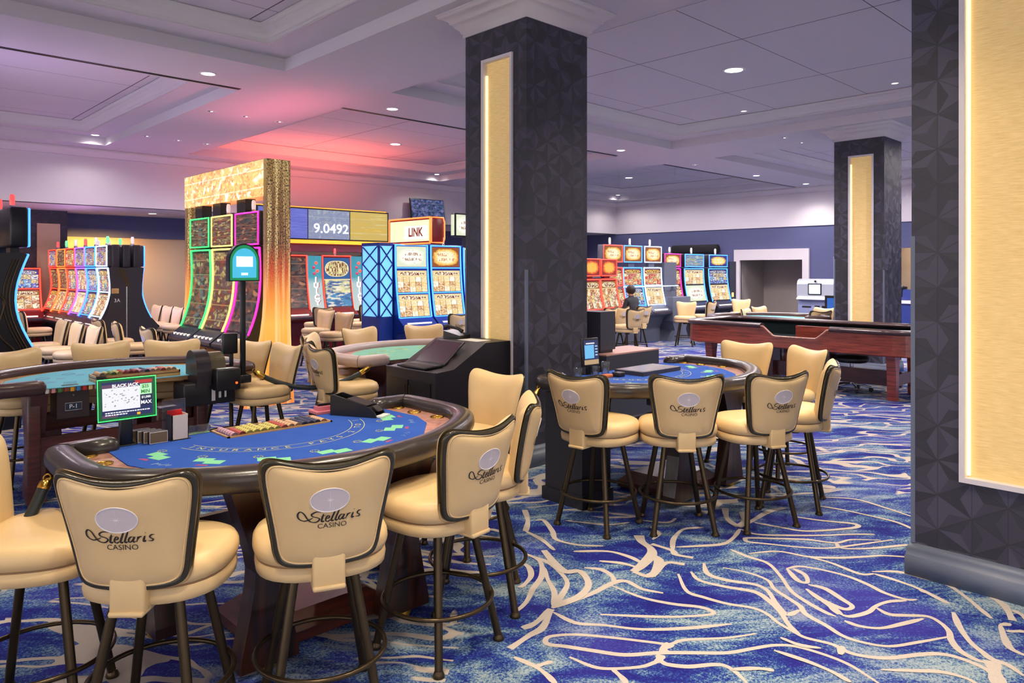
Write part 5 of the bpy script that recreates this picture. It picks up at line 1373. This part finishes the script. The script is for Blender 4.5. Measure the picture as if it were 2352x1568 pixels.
idx = [i for i, p in enumerate(outl) if not (p[0] < .1 and abs(p[1] - 1.68) < .50)]
# rail runs round the table from one side of the notch to the other
start = max(i for i in range(len(outl)) if outl[i][0] < .1 and abs(outl[i][1] - 1.68) < .50) + 1
seq = [outl[(start + k) % len(outl)] for k in range(len(idx))]
rp = [(.075 * math.cos(2 * PI * k / 12) - .045, .945 + .04 * math.sin(2 * PI * k / 12)) for k in range(12)]
rl.sweep([(p[0], p[1], 0) for p in seq], rp, cap=True); tag(rl.build('rail', None, root), 'dark padded rail leather')
tr = MB().use(M_trimwood)
nt = [(p[0] - .004, p[1], ztop(*p) + .006) for p in outl if p[0] < .02 and abs(p[1] - 1.68) < .54]
tr.tube(nt, .014, 6); tr.build('notch_edge', None, root)
for y in (.38, LB - .42):
    for x, sg in ((.22, 1), (1.05, -1)):
        l = MB().use(M_cherry)
        l.loft([[Vector((x + dx * k, y + dy, z)) for dx, dy in ((-.07, -.06), (.07, -.06), (.07, .06), (-.07, .06))] for z, k in ((.0, .7), (.05, .75), (.35, .85), (.5, 1.15), (.62, 1.5))], cap=True, smooth=False)
        l.build('leg', None, root)
s = MB().use(M_cherry_dark); s.box(.55, .60, .38, LB - .42, .14, .36); s.box(.2, 1.06, .36, .40, .18, .34); s.build('stretcher', None, root)
cb = MB().use(M_cherry); cb.box(.95, 1.05, 1.25, 2.1, .712, .90); cb.build('chip_bank', None, root)
for y in (1.4, 2.3):
    s = MB().use(M_cherry_dark); s.box(.45, .7, y - .06, y + .06, 0, .62); s.build('centre_post', None, root)
root = thing('office_stool', 'low black stool on chrome casters tucked under the craps table', 'stool', (11.25, 4.35, 0))
h = MB().use(M_black); h.lathe([(.2, .43), (.24, .45), (.25, .49), (.22, .53), (.05, .545)], n=20); h.build('seat', None, root)
h = MB().use(M_chrome); h.lathe([(.03, .1), (.025, .44)], n=10)
for k in range(5):
    a = 2 * PI * k / 5; h.tube([(0, 0, .11), (.14 * math.cos(a), .14 * math.sin(a), .10), (.26 * math.cos(a), .26 * math.sin(a), .07)], .016, 6)
h.build('base', None, root)
for k in range(5):
    a = 2 * PI * k / 5; h = MB().use(M_black); h.lathe([(.03, -.015), (.033, 0), (.03, .015)], (0, 0, 0), 12, T(.26 * math.cos(a), .26 * math.sin(a), .033) @ RZ(math.degrees(a)) @ RX(90)); h.build('caster', None, root)
# far half hidden table
t5 = dup(t3, (12.7, 6.3, 0), PI * .75, 'small sky blue felt table glimpsed through the craps table notch', None, 1.0)

# ------------------------------------------------------------------ stools
near = None
stool(.69, 3.505, -32, 'tan stool cropped by the frame edge, its seat showing beside the brass rope end', None)
stool(.99, 2.98, 47, 'tan stool with fully readable lettered back beside the brass rope end')
stool(1.54, 2.73, 67, 'tan stool with lettered back midway along the table with the lit screen')
stool(2.20, 2.78, 98, 'tan stool turned three quarters away with narrowed lettering, at the table with the lit screen')
stool(2.665, 3.01, 135, 'tan stool seen edge-on between the table with the lit screen and open carpet')
stool(3.155, 3.67, 182, 'plain fronted tan stool standing before the black podium side')
stool(4.05, 3.32, 5, 'lettered tan stool beside the black cabinet at the second blue table')
stool(4.42, 2.90, 47, 'lettered tan stool at the middle of the second blue table')
stool(4.895, 2.575, 66, 'lettered tan stool at the second blue table, overlapping the pale stool behind it')
stool(5.50, 2.565, 110, 'tan stool seen edge-on at the second blue table, toward the craps table legs')
stool(6.265, 3.01, 152, 'tan stool with plain front of its back showing, between the blue table and craps table')
stool(6.34, 3.505, 188, 'plain tan stool behind the second blue table, before the craps apron')
# around the sky blue table
stool(1.36, 7.42, -75, 'tan stool top cropped at the sky blue table under the dark slot machine')
stool(2.06, 7.62, -92, 'tan stool top rising behind the sky blue rail in front of three white edged stools')
stool(2.55, 7.42, -115, 'tan stool top behind the sky blue rail next to the card shuffler')
stool(2.98, 6.98, -158, 'tan stool behind the arched sign pole')
stool(3.03, 6.45, 182, 'tan stool with wide seat under the barrier rope')
# around the green table
stool(3.66, 6.02, -5, 'tan stool with faint lettered back behind the barrier rope')
stool(3.92, 6.62, -25, 'tan stool mostly hidden, its curled top showing over the stool behind the rope')
stool(4.15, 7.10, -45, 'tan stool with dark edged back at the pale corner of the green table')
stool(4.86, 7.42, -85, 'tan stool top showing above the green felt, nearer the lattice tower')
stool(5.62, 7.30, -110, 'tan stool top showing above the green felt beside the phone')
# slot stools
for x, y, f, lab in [
    (8.32, 10.2, 90, 'grey tan stool back in front of the cream screened machines'),
    (7.75, 13.9, 90, 'tan stool back in front of the darkened red framed machine'),
    (6.95, 12.5, 190, 'purple lit stool by the amber side panel'),
    (6.75, 11.5, 190, 'pale pink lit stool in front of the red machines'),
    (8.95, 14.05, 90, 'tan stool back before the bright blue info screen'),
    (8.45, 13.2, 120, 'large tan stool between the red machines and green table'),
    (3.15, 16.2, 0, 'pink lit stool facing the end-on slot bank'),
    (2.60, 12.78, 182, 'white lit stool edge, first of three in a row beyond the sky blue table'),
    (2.60, 11.93, 182, 'white lit stool edge, middle of three in a row beyond the sky blue table'),
    (2.63, 11.18, 182, 'white lit stool edge, last of three in a row, touching the sky blue rail'),
    (3.55, 12.75, 0, 'slim edge-on stool before the dark end panel'),
    (3.55, 11.75, -10, 'stool with faint lettering facing the green edged machine'),
    (3.55, 10.45, 0, 'dark edged stool in front of the yellow edged machine deck'),
    (5.32, 16.9, 182, 'violet lit stool at the back door end of the blue edged machines'),
    (5.32, 16.25, 182, 'violet lit stool second from the back door by the blue edged machines'),
    (5.32, 15.65, 182, 'violet lit stool third from the back door by the blue edged machines'),
    (5.32, 15.05, 182, 'violet lit stool touching the portal sign outline by the blue edged machines'),
    (12.35, 9.7, 88, 'tan lettered stool before the red topper machine'),
    (11.85, 8.95, 80, 'tan lettered stool in front of the seated person'),
    (12.95, 9.55, 85, 'stool under the seated person'),
    (11.75, 9.55, 95, 'stool cut off by the dark column and equipment box'),
    (15.1, 9.7, 205, 'pale stool turned to us beside the grey service cabinet'),
    (15.95, 9.75, 95, 'tan stool with lettered back before the landscape topper machine'),
    (17.5, 9.6, 200, 'pale stool by the dark side cabinet and doorway'),
    (13.47, 7.0, -80, 'tan stool top over the craps rail, on the slot machine side'),
    (14.4, 7.25, -100, 'tan stool top over the craps rail beside the notch'),
    (14.7, 6.35, 170, 'rounded tan stool top in front of the cash machine'),
    (13.9, 6.1, 60, 'brown shaded stool back inside the craps notch view')]:
    stool(x, y, f, lab, None, True, .94)
# ------------------------------------------------------------------ seated person (one skinned body)
def person(x, y, rz):
    root = thing('person', 'dark haired person in dark top seated facing the far slot machines', 'person', (x, y, 0), rz)
    V = [(0, 0, .80), (0, .01, .98), (0, .02, 1.13), (0, .03, 1.21), (0, .045, 1.27), (0, .06, 1.36),
         (.16, .02, 1.16), (.20, .06, .98), (.17, .27, .93), (.16, .36, .94), (-.16, .02, 1.16), (-.20, .06, .98), (-.17, .27, .93), (-.16, .36, .94),
         (.09, .03, .79), (.10, .40, .76), (.10, .42, .42), (.10, .50, .36), (-.09, .03, .79), (-.10, .40, .76), (-.10, .42, .42), (-.10, .50, .36)]
    Ed = [(0, 1), (1, 2), (2, 3), (3, 4), (4, 5), (2, 6), (6, 7), (7, 8), (8, 9), (2, 10), (10, 11), (11, 12), (12, 13), (0, 14), (14, 15), (15, 16), (16, 17), (0, 18), (18, 19), (19, 20), (20, 21)]
    rad = [.13, .12, .14, .07, .052, .10, .062, .05, .038, .03, .062, .05, .038, .03, .09, .068, .05, .035, .09, .068, .05, .035]
    me = bpy.data.meshes.new('body'); me.from_pydata(V, Ed, [])
    o = bpy.data.objects.new('body', me); COL.objects.link(o)
    sk = o.modifiers.new('s', 'SKIN'); o.modifiers.new('d', 'SUBSURF').levels = 1
    if not me.skin_vertices: me.attributes.new('skin', 'FLOAT', 'POINT')
    if me.skin_vertices:
        for i, d in enumerate(me.skin_vertices[0].data): d.radius = (rad[i], rad[i] * .85); d.use_root = (i == 0)
    dg = bpy.context.evaluated_depsgraph_get(); dg.update()
    m2 = bpy.data.meshes.new_from_object(o.evaluated_get(dg), depsgraph=dg)
    bpy.data.objects.remove(o)
    m2.materials.append(mat('skin tone', C(176, 124, 98), .6)); m2.materials.append(mat('dark top', C(46, 48, 58), .8)); m2.materials.append(mat('dark trousers', C(34, 36, 48), .8))
    for p in m2.polygons:
        c = p.center; p.use_smooth = True
        p.material_index = 0 if (c.z > 1.255 or (c.y > .30 and .88 < c.z < 1.02)) else (1 if c.z > .86 else 2)
    b = bpy.data.objects.new('body', m2); COL.objects.link(b); b.parent = root
    h = MB().use(mat('dark hair', C(34, 26, 24), .5)); h.ellipsoid((0, .045, 1.375), (.098, .108, .105), 14, 10); h.build('hair', None, root)
    return root
person(12.92, 9.62, R(-5))
# ------------------------------------------------------------------ ceiling fixtures and light
def downlight(x, y, z, label, r=.09, lit=M_lamp, watt=0, spot=130, col=(1, .93, .86), group=None):
    root = thing('downlight', label, 'ceiling light', (x, y, z), 0, group)
    b = MB().use(M_white); b.lathe([(r * 1.25, 0), (r * 1.25, -.006), (r, -.008), (r * .95, 0)], n=20, cap=False); b.build('trim_ring', None, root)
    b = MB().use(lit); b.lathe([(r * .96, -.003), (.001, -.003)], n=16, cap=False); b.build('lens', None, root)
    if watt:
        l = bpy.data.lights.new('lamp', 'SPOT'); l.energy = watt; l.color = col; l.spot_size = R(spot); l.spot_blend = .8; l.shadow_soft_size = r
        o = bpy.data.objects.new('lamp', l); COL.objects.link(o); o.parent = root; o.location = (0, 0, -.03)
    return root
def spot(x, y, z, watt, col=(1, .9, .8), size=110, rad=.08):
    l = bpy.data.lights.new('lamp', 'SPOT'); l.energy = watt; l.color = col; l.spot_size = R(size); l.spot_blend = .7; l.shadow_soft_size = rad
    o = bpy.data.objects.new('lamp', l); COL.objects.link(o); o.location = (x, y, z)
G = 'recessed downlights'
downlight(9.57, 5.34, ZT, 'large bright downlight in the coffer over the craps table', .13, M_lamp, 500)
downlight(9.67, 13.83, ZT, 'bright downlight in the pink lit coffer', .11, M_lamp, 300)
downlight(18.39, 13.83, ZT, 'bright downlight in the far coffer before the grey end wall', .11, M_lamp, 300)
for x, y, lab in [(3.73, 9.48, 'round downlight beside the long air slot over the sky blue table'), (6.62, 9.55, 'round downlight in the beam over the overhead displays'), (12.37, 9.51, 'round downlight in the beam beyond the dark column'), (18.27, 9.54, 'small round downlight in the far beam near the slot machines'), (21.07, 9.45, 'small round downlight in the far beam next to the end wall')]:
    downlight(x, y, ZC, lab, .085, M_lamp, 160)
for x, y, lab in [(15.33, 9.58, 'pair of small spots in the beam before the far air slot'), (4.64, 11.68, 'first small gimbal spot on the lilac beam'), (5.21, 11.68, 'middle small gimbal spot on the lilac beam'), (5.80, 11.70, 'third small gimbal spot on the lilac beam, by the pink coffer edge'), (4.63, 14.69, 'faint sprinkler disc on the lilac beam, first of three'), (5.22, 14.75, 'faint sprinkler disc on the lilac beam, middle of three'), (5.78, 14.76, 'faint sprinkler disc on the lilac beam, last of three'), (13.42, 6.44, 'small gimbal spot on the beam over the far column, outer'), (14.18, 6.45, 'small gimbal spot on the beam over the far column, inner')]:
    root = thing('gimbal_spot', lab, 'ceiling light', (x, y, ZC))
    b = MB().use(M_white); b.lathe([(.075, 0), (.075, -.006), (.055, -.007), (.05, .0)], n=16, cap=False); b.build('trim_ring', None, root)
    b = MB().use(mat('recess dark', C(60, 54, 60), .5)); b.lathe([(.052, -.002), (.001, -.002)], n=14, cap=False); b.build('recess', None, root)
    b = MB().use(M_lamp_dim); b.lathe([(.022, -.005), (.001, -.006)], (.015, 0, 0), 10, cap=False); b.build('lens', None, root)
for x, y, z, lab in [(12.01, 4.0, ZT, 'small spot in the craps coffer near the big gold panelled pillar'), (12.16, 6.59, ZT, 'small spot in the craps coffer above its stepped edge')]:
    downlight(x, y, z, lab, .05, M_lamp_dim)
for x, y, lab in [(4.15, 16.18, 'corner spot glowing in the coffer beyond the sky blue table'), (12.72, 16.2, 'corner spot glowing in the pink lit coffer'), (20.9, 16.2, 'corner spot glowing in the coffer where the end walls meet')]:
    downlight(x, y, ZS, lab, .07, M_lamp, 60, 150)
downlight(6.0, 18.6, 3.15, 'single downlight in the low ceiling beyond the bulkhead', .09, M_lamp, 60)
# unseen overhead spots on the assumed downlight grid; far bays get added fixtureless fill
for x, y, wt in [(1.0, 2.2, 270), (2.6, .6, 220), (.2, 4.6, 110), (3.0, 3.6, 260), (3.5, 1.6, 260), (5.3, 2.0, 250), (5.4, 3.55, 120), (7.6, 3.4, 180), (7.0, 1.0, 180), (4.6, 6.6, 190), (2.0, 6.8, 190)]:
    spot(x, y, 4.3, wt, (1, .84, .62), 100)
for k in range(10):
    spot(20.7, 2.0 + 1.5 * k, 4.28, 52, (1, .92, .96), 172)  # row of added spots washing the right wall, no fixtures
for x, y, wt in [(8.3, 7.2, 260), (11.5, 7.3, 300), (12.2, 2.6, 260), (10.2, 3.0, 200), (15.5, 3.5, 350), (15.6, 7.4, 450), (17.8, 5.5, 450), (17.6, 8.4, 350), (13.8, 9.6, 260), (16.6, 13.0, 350), (18.2, 11.6, 350), (17.5, 14.5, 250), (11.0, 12.2, 260), (8.0, 12.2, 200), (3.0, 12.0, 160), (6.4, 14.8, 160), (6.8, 18.4, 60), (2.2, 14.5, 120)]:
    spot(x, y, 4.28 if y < 17 else 3.1, wt, (1, .90, .90), 168)  # added wide fill spots without fixtures, brightening the far bays
# added lamps stand in for the light band's red glow on bulkhead and coffer
def area(name, loc, rot, sx, sy, watt, col):
    l = bpy.data.lights.new(name, 'AREA'); l.shape = 'RECTANGLE'; l.size = sx; l.size_y = sy; l.energy = watt; l.color = col
    o = bpy.data.objects.new(name, l); COL.objects.link(o); o.location = loc; o.rotation_euler = rot; return o
area('lamp', (8.7, 15.35, 3.28), (R(180), 0, 0), 3.3, .25, 85, (1, .16, .10))
area('lamp', (5.3, 10.7, 3.34), (R(180), 0, 0), .25, 2.6, 16, (1, .15, .22))
area('lamp', (4.9, 19.4, 2.58), (R(25), 0, 0), 1.8, .15, 45, (1, .55, .12))
area('lamp', (22.8, 11.0, 2.9), (0, 0, 0), .8, 1.2, 30, (1, .9, .8))
area('lamp', (22.7, 6.2, 2.9), (0, 0, 0), .8, 1.6, 45, (1, .85, .6))
spot(.2, .6, 4.3, 330, (1, .86, .68), 100)  # this and the next: added fill spots that brighten the stool backs
spot(3.0, -.9, 4.3, 330, (1, .86, .68), 100)
spot(6.0, 1.6, 4.3, 200, (1, .84, .62), 100)
area('lamp', (4.2, 16.6, 2.4), (R(180), 0, 0), .6, 4, 17, (.8, .45, .95))  # this and the next: added violet uplights for machine glow overhead
area('lamp', (1.6, 11.3, 2.7), (R(180), 0, 0), .5, 2.4, 26, (.7, .5, 1))
area('lamp', (1.99, 11.2, 1.45), (0, R(-90), 0), .8, 2.2, 26, (.78, .74, 1))  # area lamps from here down are added, standing in for screen glow
area('lamp', (4.86, 15.9, 1.4), (0, R(-90), 0), .8, 2.6, 24, (.72, .6, 1))
area('lamp', (4.05, 10.7, 1.5), (0, R(90), 0), .9, 2.2, 20, (1, .82, .72))
area('lamp', (3.72, 16.5, 1.4), (0, R(90), 0), .9, 3.2, 24, (1, .62, .72))
area('lamp', (8.8, 14.72, 1.5), (R(-90), 0, 0), 2.6, .9, 24, (1, .72, .74))
# world fill light in place of the casino behind the camera, stronger from one side
wd = bpy.data.worlds.new('World'); SC.world = wd; wd.use_nodes = True
bg = wd.node_tree.nodes['Background']; _t = wd.node_tree
_tc = _t.nodes.new('ShaderNodeTexCoord'); _sp = _t.nodes.new('ShaderNodeSeparateXYZ'); _t.links.new(_tc.outputs['Generated'], _sp.inputs[0])
_mr = _t.nodes.new('ShaderNodeMapRange'); _t.links.new(_sp.outputs[0], _mr.inputs[0]); _mr.inputs[1].default_value = -1; _mr.inputs[2].default_value = .3; _mr.inputs[3].default_value = 2.1; _mr.inputs[4].default_value = .9
bg.inputs[0].default_value = (.94, .87, .88, 1); _t.links.new(_mr.outputs[0], bg.inputs[1])
SC.view_settings.view_transform = 'Standard'; SC.view_settings.look = 'None'; SC.view_settings.gamma = 1.0
SC.view_settings.exposure = 0.0; SC.view_settings.use_curve_mapping = False
SC.cycles.use_denoising = True
SC.cycles.use_adaptive_sampling = True; SC.cycles.adaptive_threshold = .12; SC.cycles.adaptive_min_samples = 12
SC.cycles.max_bounces = 6; SC.cycles.diffuse_bounces = 3; SC.cycles.glossy_bounces = 3; SC.cycles.transmission_bounces = 5; SC.cycles.transparent_max_bounces = 6
SC.cycles.sample_clamp_indirect = 4.0; SC.cycles.blur_glossy = 0.5
SC.cycles.caustics_reflective = False; SC.cycles.caustics_refractive = False
